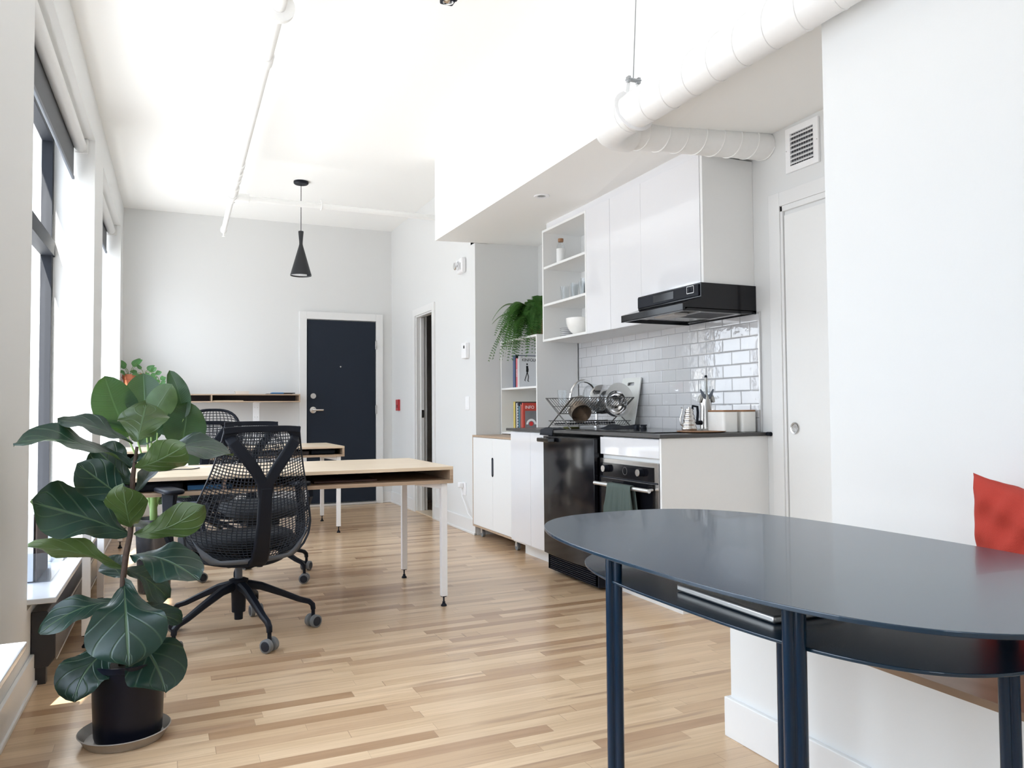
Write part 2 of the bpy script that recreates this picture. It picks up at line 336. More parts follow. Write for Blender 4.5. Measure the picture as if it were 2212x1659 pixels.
def dup(root, loc, rz=None, label=None, group=None):
    def cp(o, par):
        c = o.copy(); C.objects.link(c)
        if par is not None: c.parent = par
        for ch in o.children: cp(ch, c)
        return c
    r = cp(root, None); r.location = loc
    if rz is not None: r.rotation_euler = (0, 0, rz)
    if label: r['label'] = label
    if group: r['group'] = group
    return r
def lettering(name, txt, size, m, parent, origin, right, up, depth=0.0008, align='LEFT'):
    cu = bpy.data.curves.new(name, 'FONT'); cu.body = txt; cu.size = size; cu.extrude = depth/2; cu.align_x = align
    t = bpy.data.objects.new(name, cu); C.objects.link(t)
    bpy.context.view_layer.update()
    me = bpy.data.meshes.new_from_object(t.evaluated_get(bpy.context.evaluated_depsgraph_get()))
    bpy.data.objects.remove(t)
    r = Vector(right).normalized(); u = Vector(up).normalized(); w = r.cross(u)
    me.transform(Matrix(((r.x, u.x, w.x, origin[0]), (r.y, u.y, w.y, origin[1]), (r.z, u.z, w.z, origin[2]), (0, 0, 0, 1))))
    me.materials.clear(); me.materials.append(m)
    o = bpy.data.objects.new(name, me); C.objects.link(o)
    if parent is not None:
        o.parent = parent
        if parent.type == 'EMPTY': o.matrix_parent_inverse = Matrix.Translation(-Vector(parent.location))
    return o

# ================================================================ THE SETTING
YB, YF, ZC = -3.2, 8.75, 3.15
b = nb(); box(b, -0.9, 4.6, YB, YF+0.2, -0.1, 0.0)
st(obj('floor', b, FLOOR), 'pale maple strip floor running across the whole room', 'floor')
b = nb(); box(b, -0.9, 4.6, YB, YF+0.2, ZC, ZC+0.15)
st(obj('ceiling', b, CEIL), 'plain white ceiling over the whole room', 'ceiling')
# window wall with four deep openings
WINS = [(-2.4, -1.0), (0.80, 2.80), (3.42, 5.78), (6.38, 8.34)]
ZS, ZH, UD = 0.33, 2.87, -0.34
b = nb()
ys = [YB] + [v for w in WINS for v in w] + [YF+0.2]
for i in range(0, len(ys), 2): box(b, UD, 0, ys[i], ys[i+1], 0, ZC)
for y0, y1 in WINS:
    box(b, UD, 0, y0, y1, ZH, ZC); box(b, UD, 0, y0, y1, 0, ZS-0.02)
shear(b); st(obj('wall_left', b, WALL), 'white wall with deep window openings, left side of room')
b = nb(); box(b, -0.9, 4.6, YF, YF+0.2, 0, ZC)
st(obj('wall_back', b, WALL), 'white end wall behind the navy door')
b = nb(); box(b, -0.9, 4.6, YB-0.2, YB, 0, ZC)
st(obj('wall_front', b, WALL), 'white wall behind the viewer')
XW, YK = 2.044, 1.935
b = nb(); box(b, XW, 3.0, YB, YK, 0, ZC); box(b, XW-0.006, XW, 1.12, 1.135, 0.0, 0.001)
st(obj('wall_right', b, WALL), 'big plain white wall behind the red cushion')
b = nb(); box(b, 3.0, 3.15, YK-0.1, 6.2, 0, ZC)
st(obj('wall_kitchen', b, WALL), 'white wall behind the kitchen cabinets and pocket door')
b = nb(); box(b, 2.40, 3.0, 6.09, 6.19, 0, 2.6)
st(obj('wall_alcove', b, WALL), 'short white wall closing the alcove behind the fern shelf')
# partition wall with doorway
XP = 2.40
b = nb()
box(b, XP, XP+0.115, 6.19, 7.22, 0, ZC); box(b, XP, XP+0.115, 7.80, YF, 0, ZC); box(b, XP, XP+0.115, 7.22, 7.80, 2.05, ZC)
box(b, XP, XP+0.115, 6.09, 6.19, 2.48, ZC)
st(obj('wall_partition', b, WALL), 'white wall with the narrow sliding doorway')
# ceiling drop over the kitchen (its underside slopes up a little towards the wall)
b = nb()
v = [b.verts.new(p) for p in ((XW, YK, 2.466), (3.0, YK, 2.56), (3.0, 6.09, 2.50), (XW, 6.09, 2.468), (XW, YK, ZC), (3.0, YK, ZC), (3.0, 6.09, ZC), (XW, 6.09, ZC))]
for f in ((0,3,2,1),(4,5,6,7),(0,1,5,4),(1,2,6,5),(2,3,7,6),(3,0,4,7)): b.faces.new([v[i] for i in f])
st(obj('ceiling_kitchen', b, CEIL), 'boxed white ceiling drop above the kitchen cabinets', 'ceiling')
# dark store room behind the doorway
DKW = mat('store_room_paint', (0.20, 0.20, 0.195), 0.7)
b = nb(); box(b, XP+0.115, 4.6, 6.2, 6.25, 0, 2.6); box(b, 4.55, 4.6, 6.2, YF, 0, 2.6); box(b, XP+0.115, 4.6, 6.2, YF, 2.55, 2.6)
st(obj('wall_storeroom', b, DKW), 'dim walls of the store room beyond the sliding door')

def baseboard(name, label, segs, sheared=False):
    b = nb()
    for (x0, x1, y0, y1, t) in segs:      # t = direction the board faces
        if t == '+x': box(b, x0, x0+0.014, y0, y1, 0.0, 0.125); box(b, x0, x0+0.022, y0, y1, 0.0, 0.018)
        if t == '-x': box(b, x0-0.014, x0, y0, y1, 0.0, 0.125); box(b, x0-0.022, x0, y0, y1, 0.0, 0.018)
        if t == '-y': box(b, x0, x1, y0-0.014, y0, 0.0, 0.125); box(b, x0, x1, y0-0.022, y0, 0.0, 0.018)
    if sheared: shear(b)
    return st(obj(name, b, TRIM, bev=0.003), label, 'baseboard')
baseboard('baseboard_left', 'white baseboard under the windows', [(0, 0, YB, YF, '+x')], True)
baseboard('baseboard_back', 'white baseboard along the end wall', [(-0.42, 1.34, YF, 0, '-y'), (2.29, XP, YF, 0, '-y')])
baseboard('baseboard_partition', 'white baseboard either side of the sliding doorway', [(XP, 0, 6.09, 7.16, '-x'), (XP, 0, 7.87, YF, '-x')])

# --------------------------------------------------------------- windows
portals = []
for i, (y0, y1) in enumerate(WINS):
    lab = ['black framed window behind the viewer', 'black framed window at the edge beside the near wall pier',
           'tall black framed window beside the big fig plant', 'tall black framed window farthest down the wall'][i]
    w = sthing('window_%d' % (i+1), lab, 'window', (wx(y0)-0.24, y0, ZS))
    b = nb(); U0, U1 = -0.30, -0.235; f = 0.055
    box(b, U0, U1, y0, y0+f, ZS, ZH); box(b, U0, U1, y1-f, y1, ZS, ZH); box(b, U0, U1, y0, y1, ZS, ZS+f); box(b, U0, U1, y0, y1, ZH-f, ZH)
    box(b, U0, U1+0.012, y0, y1, 2.07, 2.17)
    ym = (y0+y1)/2; box(b, U0, U1-0.01, ym-0.03, ym+0.03, ZS, ZH)
    shear(b); obj('window_frame', b, BLACKF, w, bev=0.003)
    b = nb(); box(b, -0.272, -0.266, y0+0.03, y1-0.03, ZS+0.03, ZH-0.03); shear(b); obj('window_pane', b, PANE, w)
    b = nb(); box(b, U1, 0.095, y0-0.0, y1+0.0, ZS-0.0, ZS+0.022); shear(b)
    obj('window_sill', b, MARBLE, w, bev=0.004)
    pl = bpy.data.lights.new('daylight_portal', 'AREA'); pl.shape = 'RECTANGLE'; pl.size = (ZH-ZS)+0.1; pl.size_y = y1-y0+0.1
    po = bpy.data.objects.new('daylight_portal', pl); C.objects.link(po); pl.cycles.is_portal = True
    po.location = (wx(ym)-0.50, ym, (ZS+ZH)/2); po.rotation_euler = (0, -PI/2, 0)
BLG = mat('grey_blind_fabric', (0.13, 0.135, 0.145), 0.8, bump=0.1, bscale=800)
BLT = mat('blind_tube_white', (0.70, 0.70, 0.69), 0.45)
for (y0, y1), lab in zip(WINS[2:], ('rolled grey blind in the window beside the fig plant', 'rolled grey blind in the farthest window')):
    t = thing('roller_blind', lab, 'blind', (wx(y0)-0.1, y0, ZH), 'roller blinds in the windows')
    b = nb(); pts = [(-0.085+wx(y), y, ZH-0.055) for y in (y0+0.02, y1-0.02)]; tube(b, pts, 0.038, 20); obj('tube', b, BLT, t, smooth=True)
    b = nb(); box(b, -0.124, -0.120, y0+0.03, y1-0.035, 2.60, ZH-0.06); shear(b); obj('fabric', b, BLG, t)
    b = nb(); box(b, -0.130, -0.114, y0+0.03, y1-0.035, 2.585, 2.607); shear(b); obj('bottom_rail', b, RIMG, t, bev=0.004)
    b = nb(); box(b, -0.13, -0.04, y1-0.02, y1-0.002, ZH-0.10, ZH-0.001); shear(b); obj('bracket', b, BLT, t, bev=0.003)

# --------------------------------------------------------------- navy door in the end wall
d = sthing('door_1', 'flush navy blue entrance door with steel lever handle', 'door', (1.43, YF, 0))
b = nb(); box(b, 1.43, 2.20, YF-0.028, YF+0.0, 0.035, 2.075); obj('door_panel', b, NAVY, d, bev=0.002)
b = nb()
box(b, 1.345, 1.425, YF-0.045, YF, 0, 2.165); box(b, 2.205, 2.285, YF-0.045, YF, 0, 2.165); box(b, 1.425, 2.205, YF-0.045, YF, 2.083, 2.165)
obj('door_frame', b, TRIM, d, bev=0.003)
b = nb(); box(b, 1.43, 2.20, YF-0.07, YF-0.0, 0, 0.026); obj('threshold', b, ALUM, d, bev=0.004)
b = nb(); lathe(b, [(0.0, YF-0.05), (0.030, YF-0.05), (0.033, YF-0.042), (0.033, YF-0.027)], 1.495, 1.225, 24, 'y'); obj('deadbolt', b, STEEL, d, smooth=True)
b = nb(); lathe(b, [(0.033, YF-0.027), (0.036, YF-0.04), (0.0, YF-0.045)], 1.495, 1.07, 24, 'y'); tube(b, [(1.495, YF-0.04, 1.07), (1.495, YF-0.075, 1.07), (1.52, YF-0.085, 1.068), (1.60, YF-0.085, 1.068)], 0.011, 12)
obj('door_handle', b, STEEL, d, smooth=True)
b = nb(); lathe(b, [(0.0, YF-0.034), (0.008, YF-0.034), (0.008, YF-0.028)], 1.80, 1.555, 12, 'y'); obj('peephole', b, STEEL, d)
for z in (0.35, 1.07, 1.81):
    b = nb(); box(b, 2.193, 2.212, YF-0.052, YF-0.028, z-0.05, z+0.05); obj('hinge', b, STEEL, d, bev=0.002)
# --------------------------------------------------------------- sliding door in the partition
d = sthing('door_2', 'narrow doorway with white sliding door pushed into the wall', 'door', (XP, 7.5, 0))
b = nb()
for (y0, y1, z0, z1) in ((7.155, 7.225, 0, 2.115), (7.795, 7.865, 0, 2.115), (7.225, 7.795, 2.045, 2.115)): box(b, XP-0.016, XP, y0, y1, z0, z1)
box(b, XP, XP+0.045, 7.78, 7.80, 0, 2.045); box(b, XP+0.09, XP+0.115, 7.785, 7.80, 0, 2.045); box(b, XP, XP+0.115, 7.22, 7.222, 0, 2.045); box(b, XP, XP+0.045, 7.235, 7.78, 2.03, 2.05)
obj('door_frame', b, TRIM, d, bev=0.003)
b = nb(); box(b, XP+0.045, XP+0.08, 7.765, 7.795, 0.01, 2.03); obj('door_panel', b, TRIM, d, bev=0.002)
b = nb(); box(b, XP+0.050, XP+0.075, 7.762, 7.766, 0.98, 1.06); obj('latch', b, STEEL, d)
b = nb(); box(b, XP-0.01, XP+0.15, 7.225, 7.795, 0, 0.012); obj('threshold', b, PLY, d, bev=0.003)
t = thing('storage_shelf', 'white shelving dimly seen through the narrow doorway', 'shelf', (3.4, 8.3, 0))
b = nb()
for z in (0.5, 0.95, 1.32, 1.62, 1.68, 1.95): box(b, 2.9, 4.3, 8.35, 8.72, z, z+0.02)
obj('shelf_board', b, MATW, t)
for xx in (2.88, 4.3):
    b = nb(); box(b, xx, xx+0.02, 8.35, 8.72, 0, 2.1); obj('side_panel', b, MATW, t)
b = nb(); box(b, 3.0, 3.5, 8.38, 8.68, 1.70, 1.78); tag(obj('folded_blanket', b, mat('black_cloth', (0.012, 0.012, 0.018), 0.95, bump=0.3, bscale=60), bev=0.03, smooth=True), 'folded black cloth on the shelf inside the narrow doorway', 'blanket')
b = nb(); lathe(b, [(0.0, 1.97), (0.07, 1.975), (0.06, 2.0), (0.0, 2.03)], 3.15, 8.45, 20); tag(obj('cap', b, BLACKP, smooth=True), 'small black cap on the top shelf inside the narrow doorway', 'cap')
# --------------------------------------------------------------- pocket door beside the cabinets
d = sthing('door_3', 'tall white sliding door with round flush pull beside the kitchen', 'door', (3.0, 2.7, 0))
b = nb(); box(b, 2.978, 3.0, 3.135, 3.215, 0, 2.20)
box(b, 2.978, 3.0, 2.0, 3.135, 2.125, 2.20)
box(b, 2.984, 3.0, 3.118, 3.135, 0, 2.125); box(b, 2.984, 3.0, 2.0, 3.135, 2.095, 2.125)
obj('door_frame', b, TRIM, d, bev=0.002)
b = nb(); box(b, 2.99, 2.9995, 2.0, 3.112, 0.008, 2.072); obj('door_panel', b, MATW, d, bev=0.001)
b = nb(); lathe(b, [(0.0, 2.9895), (0.021, 2.989), (0.0225, 2.986), (0.030, 2.984), (0.0315, 2.9895)], 3.062, 0.945, 28, 'x'); obj('flush_pull', b, STEEL, d, smooth=True)

# --------------------------------------------------------------- bench
t = thing('window_bench', 'built-in white bench with brown wood seat under the red cushion', 'bench', (1.85, 0.5, 0))
b = nb(); box(b, 1.665, XW-0.001, YB+0.01, 2.005, 0, 0.383); obj('base', b, WALL, t)
b = nb(); box(b, 1.66, XW-0.001, YB+0.01, 2.01, 0.383, 0.402); obj('seat', b, OAK, t, bev=0.001)
b = nb(); box(b, 1.648, 1.665, YB+0.01, 2.02, 0, 0.125); box(b, 1.665, XW-0.001, 2.005, 2.02, 0, 0.125); obj('baseboard', b, TRIM, t, bev=0.003)

# ================================================================ KITCHEN
def knob_y(b, y): pass
# splashback
t = thing('tiled_splashback', 'white subway tile splashback with grey grout and steel edge strip', 'tiles', (2.99, 4.3, 0.92))
b = nb(); box(b, 2.992, 2.9995, 3.322, 5.36, 0.9205, 1.573); obj('tiles', b, TILE, t)
b = nb(); box(b, 2.986, 2.9995, 3.312, 3.322, 0.9205, 1.585); obj('edge_strip', b, ALUM, t)
# worktop
b = nb(); box(b, 2.285, 2.9995, 3.262, 5.20, 0.901, 0.920)
w = tag(obj('countertop', b, COUNTER, bev=0.003), 'long thin dark grey worktop over the kitchen base cabinets', 'countertop')
b = nb(); tube(b, [(2.985, 3.262, 0.9105), (2.985, 3.235, 0.9105)], 0.0115, 16); obj('end_cap', b, BLACKP, w, smooth=True)
XD = 2.30
def front(y0, y1, z0, z1, t, name='door', m=GLOSSW):
    b = nb(); box(b, XD, XD+0.018, y0+0.0015, y1-0.0015, z0, z1); return obj(name, b, m, t, bev=0.0015)
t = thing('sink_cabinet', 'glossy white two-door base cabinet left of the black fridge', 'cabinet', (2.6, 4.85, 0))
b = nb(); box(b, XD+0.02, 2.99, 4.56, 5.15, 0.10, 0.90); obj('body', b, MATW, t)
front(4.82, 5.15, 0.115, 0.895, t); front(4.545, 4.82, 0.115, 0.895, t)
b = nb(); box(b, 2.42, 2.436, 4.545, 5.165, 0, 0.112); obj('kickboard', b, MATW, t)
t = thing('oven_cabinet', 'glossy white base cabinet holding the built-in oven', 'cabinet', (2.6, 3.57, 0))
b = nb(); box(b, XD+0.02, 2.99, 3.30, 3.875, 0.10, 0.895); obj('body', b, MATW, t)
front(3.292, 3.878, 0.795, 0.893, t, 'drawer'); front(3.292, 3.878, 0.115, 0.165, t, 'drawer')
b = nb(); prism(b, [(XD, 0.112), (2.42, 0.112), (2.42, 0.0), (2.999, 0.0), (2.999, 0.90), (XD, 0.90)], 1, 3.274, 3.290); obj('side_panel', b, MATW, t, bev=0.001)
b = nb(); box(b, 2.42, 2.436, 3.29, 3.99, 0, 0.112); obj('kickboard', b, MATW, t)
# oven
t = thing('oven', 'built-in steel and black glass oven with two round knobs', 'oven', (2.3, 3.58, 0.17))
b = nb(); box(b, XD-0.004, XD+0.019, 3.295, 3.875, 0.175, 0.772); obj('body', b, STEEL, t, bev=0.002)
b = nb(); box(b, XD-0.008, XD-0.003, 3.335, 3.865, 0.672, 0.748); obj('control_panel', b, BLACKG, t, bev=0.001)
b = nb(); box(b, XD-0.014, XD-0.004, 3.335, 3.868, 0.20, 0.662); obj('door', b, BLACKG, t, bev=0.002)
b = nb(); box(b, XD-0.006, XD-0.0035, 3.30, 3.87, 0.663, 0.671); obj('vent_gap', b, BLACKP, t)
for y in (3.79, 3.44):
    b = nb(); lathe(b, [(0.021, XD-0.008), (0.021, XD-0.036), (0.0, XD-0.036)], y, 0.716, 24, 'x'); k = obj('knob', b, BLACKP, t, smooth=True)
    b = nb(); lathe(b, [(0.019, XD-0.036), (0.018, XD-0.0385), (0.0, XD-0.0385)], y, 0.716, 24, 'x'); obj('knob_face', b, STEEL, k, smooth=True)
b = nb(); tube(b, [(2.235, 3.290, 0.634), (2.235, 3.835, 0.634)], 0.0105, 14); tube(b, [(2.235, 3.34, 0.634), (XD-0.01, 3.34, 0.634)], 0.007, 10); tube(b, [(2.235, 3.80, 0.634), (XD-0.01, 3.80, 0.634)], 0.007, 10)
obj('handle', b, ALUM, t, smooth=True)
GRM = mat('panel_marking', (0.25, 0.24, 0.23), 0.5)
b = nb(); tube(b, [(XD-0.0085, 3.605+0.021*math.cos(a), 0.713+0.021*math.sin(a)) for a in [2*PI*k/28 for k in range(28)]], 0.0006, 5, closed=True); obj('dial_ring', b, GRM, t)
# towel draped over the oven handle
def towel():
    b = nb(); NY, NZ = 40, 26; g = []
    for i in range(NZ+1):
        row = []
        for j in range(NY+1):
            f = j/NY; y = 3.415+0.285*f; L = 0.46; s = i/NZ*L - 0.13
            if s < 0: x = 2.235+0.014; z = 0.640+s          # back fall
            elif s < 0.035: a = s/0.035*PI; x = 2.235+0.0135*math.cos(a); z = 0.637+0.0135*math.sin(a)
            else: x = 2.235-0.0145; z = 0.637-(s-0.035)
            fold = 0.007*math.sin(f*31+0.6*math.sin(z*14))+0.004*math.sin(f*67+z*9)
            k = min(1, max(0, (0.637-z)/0.12))
            if s >= 0.035: x -= abs(fold)*k*1.6
            y2 = y + (0.5-f)*0.05*(1-k)
            if f < 0.27: x -= 0.003
            row.append(b.verts.new((x, y2, z)))
        g.append(row)
    for i in range(NZ):
        for j in range(NY): b.faces.new((g[i][j], g[i][j+1], g[i+1][j+1], g[i+1][j]))
    o = obj('tea_towel', b, TOWEL, smooth='all'); m = o.modifiers.new('thick', 'SOLIDIFY'); m.thickness = 0.0025; m.offset = 1
    tag(o, 'grey-green tea towel hung over the oven handle', 'towel')
towel()
# fridge
t = thing('fridge', 'glossy black under-counter fridge between the white cabinets', 'fridge', (2.6, 4.2, 0))
b = nb(); box(b, 2.29, 2.98, 3.90, 4.53, 0.02, 0.882); obj('body', b, BLACKG, t, bev=0.004)
XFd = 2.262
b = nb(); NS = 20
pr = [(y, XFd - 0.012*(1-((y-4.21)/0.33)**2)) for y in [3.885+0.655*k/NS for k in range(NS+1)]]
poly = [(x, y) for y, x in pr] + [(2.288, 4.54), (2.288, 3.885)]
prism(b, poly, 2, 0.125, 0.880); obj('door', b, BLACKG, t, bev=0.003, smooth=True)
b = nb(); box(b, 2.29, 2.42, 3.89, 4.535, 0.02, 0.12)
for k in range(7): box(b, 2.283, 2.29, 3.92, 4.50, 0.030+0.012*k, 0.036+0.012*k)
obj('vent_grille', b, BLACKP, t)
b = nb(); sweep(b, [(2.245, 4.53, 0.858), (2.215, 4.52, 0.858), (2.215, 4.36, 0.858), (2.24, 4.34, 0.858)], 0.02, 0.026); obj('handle', b, BLACKG, t)
# cooktop
t = thing('cooktop', 'black glass cooktop with two black knobs set in the worktop', 'cooktop', (2.6, 3.7, 0.92))
b = nb(); box(b, 2.38, 2.94, 3.45, 4.20, 0.9205, 0.926); obj('glass_top', b, BLACKG, t, bev=0.002)
for y in (4.165, 4.085):
    b = nb(); lathe(b, [(0.019, 0.926), (0.020, 0.930), (0.0175, 0.946), (0.016, 0.949), (0.0, 0.949)], 2.74, y, 24); box(b, 2.718, 2.762, y-0.004, y+0.004, 0.946, 0.953); obj('knob', b, BLACKP, t, smooth=True)
# sink with faucet
t = thing('kitchen_faucet', 'chrome high-arc kitchen faucet behind the dish rack', 'faucet', (2.90, 4.93, 0.92))
b = nb(); lathe(b, [(0.027, 0.9205), (0.027, 0.93), (0.021, 0.935), (0.021, 0.97), (0.0, 0.972)], 2.90, 4.93, 24); obj('base', b, CHROME, t, smooth=True)
b = nb(); P = [(2.90, 4.93, 0.965), (2.90, 4.93, 1.12)] + [(2.790+0.110*math.cos(a), 4.93+0.0*a, 1.13+0.130*math.sin(a)) for a in [PI*k/16 for k in range(17)]] + [(2.675, 4.925, 1.07)]
tube(b, P, 0.0125, 16); obj('spout', b, CHROME, t, smooth=True)
b = nb(); tube(b, [(2.688, 4.928, 1.12), (2.662, 4.922, 1.02)], [0.0145, 0.0165], 16); obj('spray_head', b, CHROME, t, smooth=True)
b = nb(); tube(b, [(2.90, 4.91, 0.95), (2.90, 4.86, 0.965)], 0.006, 10); obj('lever', b, CHROME, t, smooth=True)
# dish rack, folding wire X frame
t = thing('dish_rack', 'folding steel wire dish rack full of washing-up', 'dish rack', (2.63, 4.58, 0.92))
RW = mat('rack_wire', (0.16, 0.155, 0.15), 0.35, metal=0.7); yc = 4.58; x0, x1 = 2.40, 2.87
b = nb()
for x in (x0, x1):
    b = nb(); tube(b, [(x, yc-0.17, 0.9215), (x, yc+0.19, 1.130)], 0.0042, 8); tube(b, [(x, yc+0.17, 0.9215), (x, yc-0.19, 1.130)], 0.0042, 8)
    obj('end_frame', b, RW, t, smooth=True)
b = nb()
for s in (-1, 1):
    for (k, r) in ((1.0, 0.003), (0.45, 0.0022)):
        tube(b, [(x0, yc+s*0.19*k, 1.026+0.104*k), (x1, yc+s*0.19*k, 1.026+0.104*k)], r, 6)
    for i in range(24):
        x = x0+(x1-x0)*(i+0.5)/24; tube(b, [(x, yc, 1.024), (x, yc+s*0.19, 1.130)], 0.0022, 5)
tube(b, [(x0, yc, 1.024), (x1, yc, 1.024)], 0.003, 6)
obj('upper_tray', b, RW, t, smooth=True)
b = nb()
for s in (-1, 1):
    tube(b, [(x0, yc+s*0.15, 0.975), (x1, yc+s*0.15, 0.975)], 0.003, 6)
    for i in range(24):
        x = x0+(x1-x0)*(i+0.5)/24; tube(b, [(x, yc+s*0.15, 0.975), (x, yc+s*0.11, 0.947), (x, yc, 0.944)], 0.0018, 5)
obj('lower_tray', b, RW, t, smooth=True)
def bowl_prof(r, h, z, th=0.003):
    n = 10; o = [(r*math.sin(PI/2*k/n)**0.8, z+h*(1-math.cos(PI/2*k/n))) for k in range(n+1)]
    i = [(max(0, q-th), zz+th) for q, zz in o[::-1]]
    return [(0.0, z)] + o[1:] + [(i[0][0], o[-1][1])] + i[1:]
def tilted(name, prof, m, c, tx, ty, label, cat, group=None, seg=36):
    b = nb(); lathe(b, prof, 0, 0, seg); bmesh.ops.transform(b, matrix=Matrix.Translation(c) @ Matrix.Rotation(ty, 4, 'Y') @ Matrix.Rotation(tx, 4, 'X'), verts=b.verts)
    return tag(obj(name, b, m, smooth=True), label, cat, group)
PEW = mat('dull_metal', (0.45, 0.43, 0.40), 0.3, metal=0.9)
tilted('glass_bowl', bowl_prof(0.10, 0.075, 0), GLS, (2.60, 4.50, 1.10), math.radians(62), 0.25, 'clear glass bowl tipped up in the dish rack', 'bowl')
tilted('saucepan', [(0.0, 0), (0.062, 0), (0.066, 0.004), (0.068, 0.07), (0.065, 0.07), (0.062, 0.006), (0.0, 0.006)], mat('scorched_steel', (0.30, 0.24, 0.19), 0.3, metal=0.8, var=0.5, bscale=14), (2.52, 4.53, 1.055), math.radians(120), 0.25, 'upturned steel saucepan in the dish rack', 'saucepan')
tilted('saucepan', [(0.0, 0), (0.075, 0), (0.08, 0.004), (0.082, 0.07), (0.078, 0.07), (0.076, 0.006), (0.0, 0.006)], PEW, (2.615, 4.64, 1.07), math.radians(-100), 0.35, 'shallow dark-bottomed pan behind the glass bowl in the rack', 'saucepan')
tilted('pot_lid', [(0.0, 0.02), (0.03, 0.018), (0.09, 0.006), (0.098, 0.0), (0.10, 0.004), (0.09, 0.012), (0.03, 0.024), (0.0, 0.026)], CHROME, (2.72, 4.56, 1.12), math.radians(90), 0.35, 'round shiny pot lid standing in the dish rack', 'lid')
tilted('sieve', bowl_prof(0.085, 0.07, 0, 0.002), CHROME, (2.755, 4.50, 1.085), math.radians(82), 0.4, 'round steel sieve standing in the dish rack', 'sieve')
pp = [(0.0, 0), (0.055, 0.0), (0.06, 0.003), (0.10, 0.014), (0.101, 0.017), (0.06, 0.007), (0.0, 0.005)]
tilted('plate', pp, mat('grey_stoneware', (0.16, 0.16, 0.17), 0.3), (2.79, 4.52, 1.10), math.radians(85), 0.5, 'dark grey plate standing in the dish rack', 'plate')
tilted('plate', [(r*1.15, z) for r, z in pp], CERAM, (2.82, 4.51, 1.115), math.radians(85), 0.5, 'large white plate standing last in the dish rack', 'plate')
def tumbler(name, x, y, z, r0, r1, h, label, cat='glass', group=None, m=GLS):
    b = nb(); lathe(b, [(0.0, z), (r0, z), (r1, z+h), (r1-0.0018, z+h), (r0-0.0018, z+0.006), (0.0, z+0.006)], x, y, 28)
    return tag(obj(name, b, m, smooth=True), label, cat, group)
tumbler('drinking_glass', 2.47, 4.66, 1.085, 0.028, 0.034, 0.10, 'clear glass at the wall-less end of the dish rack')
bpy.data.objects['drinking_glass']['label'] = 'clear glass at the front end of the dish rack'
b = nb()
for (xa, ya, za, xb, yb, zb) in ((2.42, 4.68, 0.955, 2.78, 4.62, 0.962), (2.45, 4.6, 0.957, 2.80, 4.6, 0.966)):
    sweep(b, [(xa, ya, za), (xa+0.6*(xb-xa), ya+0.6*(yb-ya), za+0.004), (xb, yb, zb)], [0.012, 0.012, 0.05], [0.008, 0.007, 0.004])
    break
tag(obj('spatula', b, BLACKP), 'black spatula lying on the lower rack tray', 'spatula')
b = nb(); sweep(b, [(2.46, 4.54, 0.956), (2.66, 4.55, 0.958), (2.81, 4.57, 0.960)], [0.010, 0.012, 0.055], [0.008, 0.007, 0.012]); tag(obj('ladle', b, BLACKP), 'black serving spoon lying on the lower rack tray', 'spoon')
b = nb(); box(b, 2.46, 2.55, 4.56, 4.64, 0.9205, 0.936); tag(obj('sponge', b, mat('olive_sponge', (0.13, 0.13, 0.045), 0.9, bump=0.4, bscale=200), bev=0.008, smooth=True), 'olive green sponge under the dish rack', 'sponge')
def cloth_lump(name, x0, x1, y0, y1, z, h, m, label, drop=None):
    b = nb(); n = 14; g = []
    for i in range(n+1):
        r = []
        for j in range(n+1):
            u, v = i/n, j/n; x = x0+(x1-x0)*u; y = y0+(y1-y0)*v
            e = min(1, 5*min(u, 1-u))*min(1, 5*min(v, 1-v)); zz = z+0.001+h*e*(0.55+0.45*math.sin(u*9+v*4)*math.sin(v*7+1))
            if drop and x < drop: zz -= (drop-x)*2.0; x = drop-(drop-x)*0.3
            r.append(b.verts.new((x, y, zz)))
        g.append(r)
    for i in range(n):
        for j in range(n): b.faces.new((g[i][j], g[i+1][j], g[i+1][j+1], g[i][j+1]))
    o = obj(name, b, m, smooth='all'); md = o.modifiers.new('thick', 'SOLIDIFY'); md.thickness = 0.003; md.offset = 1
    return tag(o, label, 'cloth')
CHC = mat('charcoal_cloth', (0.02, 0.022, 0.028), 0.95, bump=0.3, bscale=400)
cloth_lump('dish_cloth', 2.62, 2.88, 4.28, 4.46, 0.921, 0.030, CHC, 'charcoal cloth crumpled beside the cooktop knobs')
cloth_lump('dish_cloth', 2.265, 2.38, 4.44, 4.62, 0.921, 0.012, CHC, 'charcoal cloth hanging over the worktop edge above the fridge', drop=2.284)
# cutting board leaning on the tiles
b = nb(); w_, h_, r_ = 0.235, 0.355, 0.015
def rrect(w, h, r, cx=0, cy=0, n=5):
    p = []
    for (sx_, sy_, a0) in ((1, 1, 0), (-1, 1, PI/2), (-1, -1, PI), (1, -1, 1.5*PI)):
        for k in range(n+1): a = a0+PI/2*k/n; p.append((cx+sx_*(w/2-r)+r*math.cos(a), cy+sy_*(h/2-r)+r*math.sin(a)))
    return p
def holed(b, outer, inner, ax, a0, a1):
    """prism of outer with a hole of inner (same point count)"""
    n = len(outer)
    def P(p, w): return {0: (w, p[0], p[1]), 1: (p[0], w, p[1]), 2: (p[0], p[1], w)}[ax]
    R = [[b.verts.new(P(p, w)) for p in L] for L in (outer, inner) for w in (a0, a1)]
    o0, o1, i0, i1 = R
    for k in range(n):
        j = (k+1) % n
        b.faces.new((o0[k], o0[j], i0[j], i0[k])); b.faces.new((o1[j], o1[k], i1[k], i1[j])); b.faces.new((o0[j], o0[k], o1[k], o1[j])); b.faces.new((i0[k], i0[j], i1[j], i1[k]))
holed(b, rrect(w_, h_, r_, 0, h_/2), rrect(0.085, 0.024, 0.009, 0, h_-0.045), 0, 0.0, 0.008)
bmesh.ops.transform(b, matrix=Matrix.Translation((2.905, 4.575, 0.9225)) @ Matrix.Rotation(math.radians(11.5), 4, 'Y'), verts=b.verts)
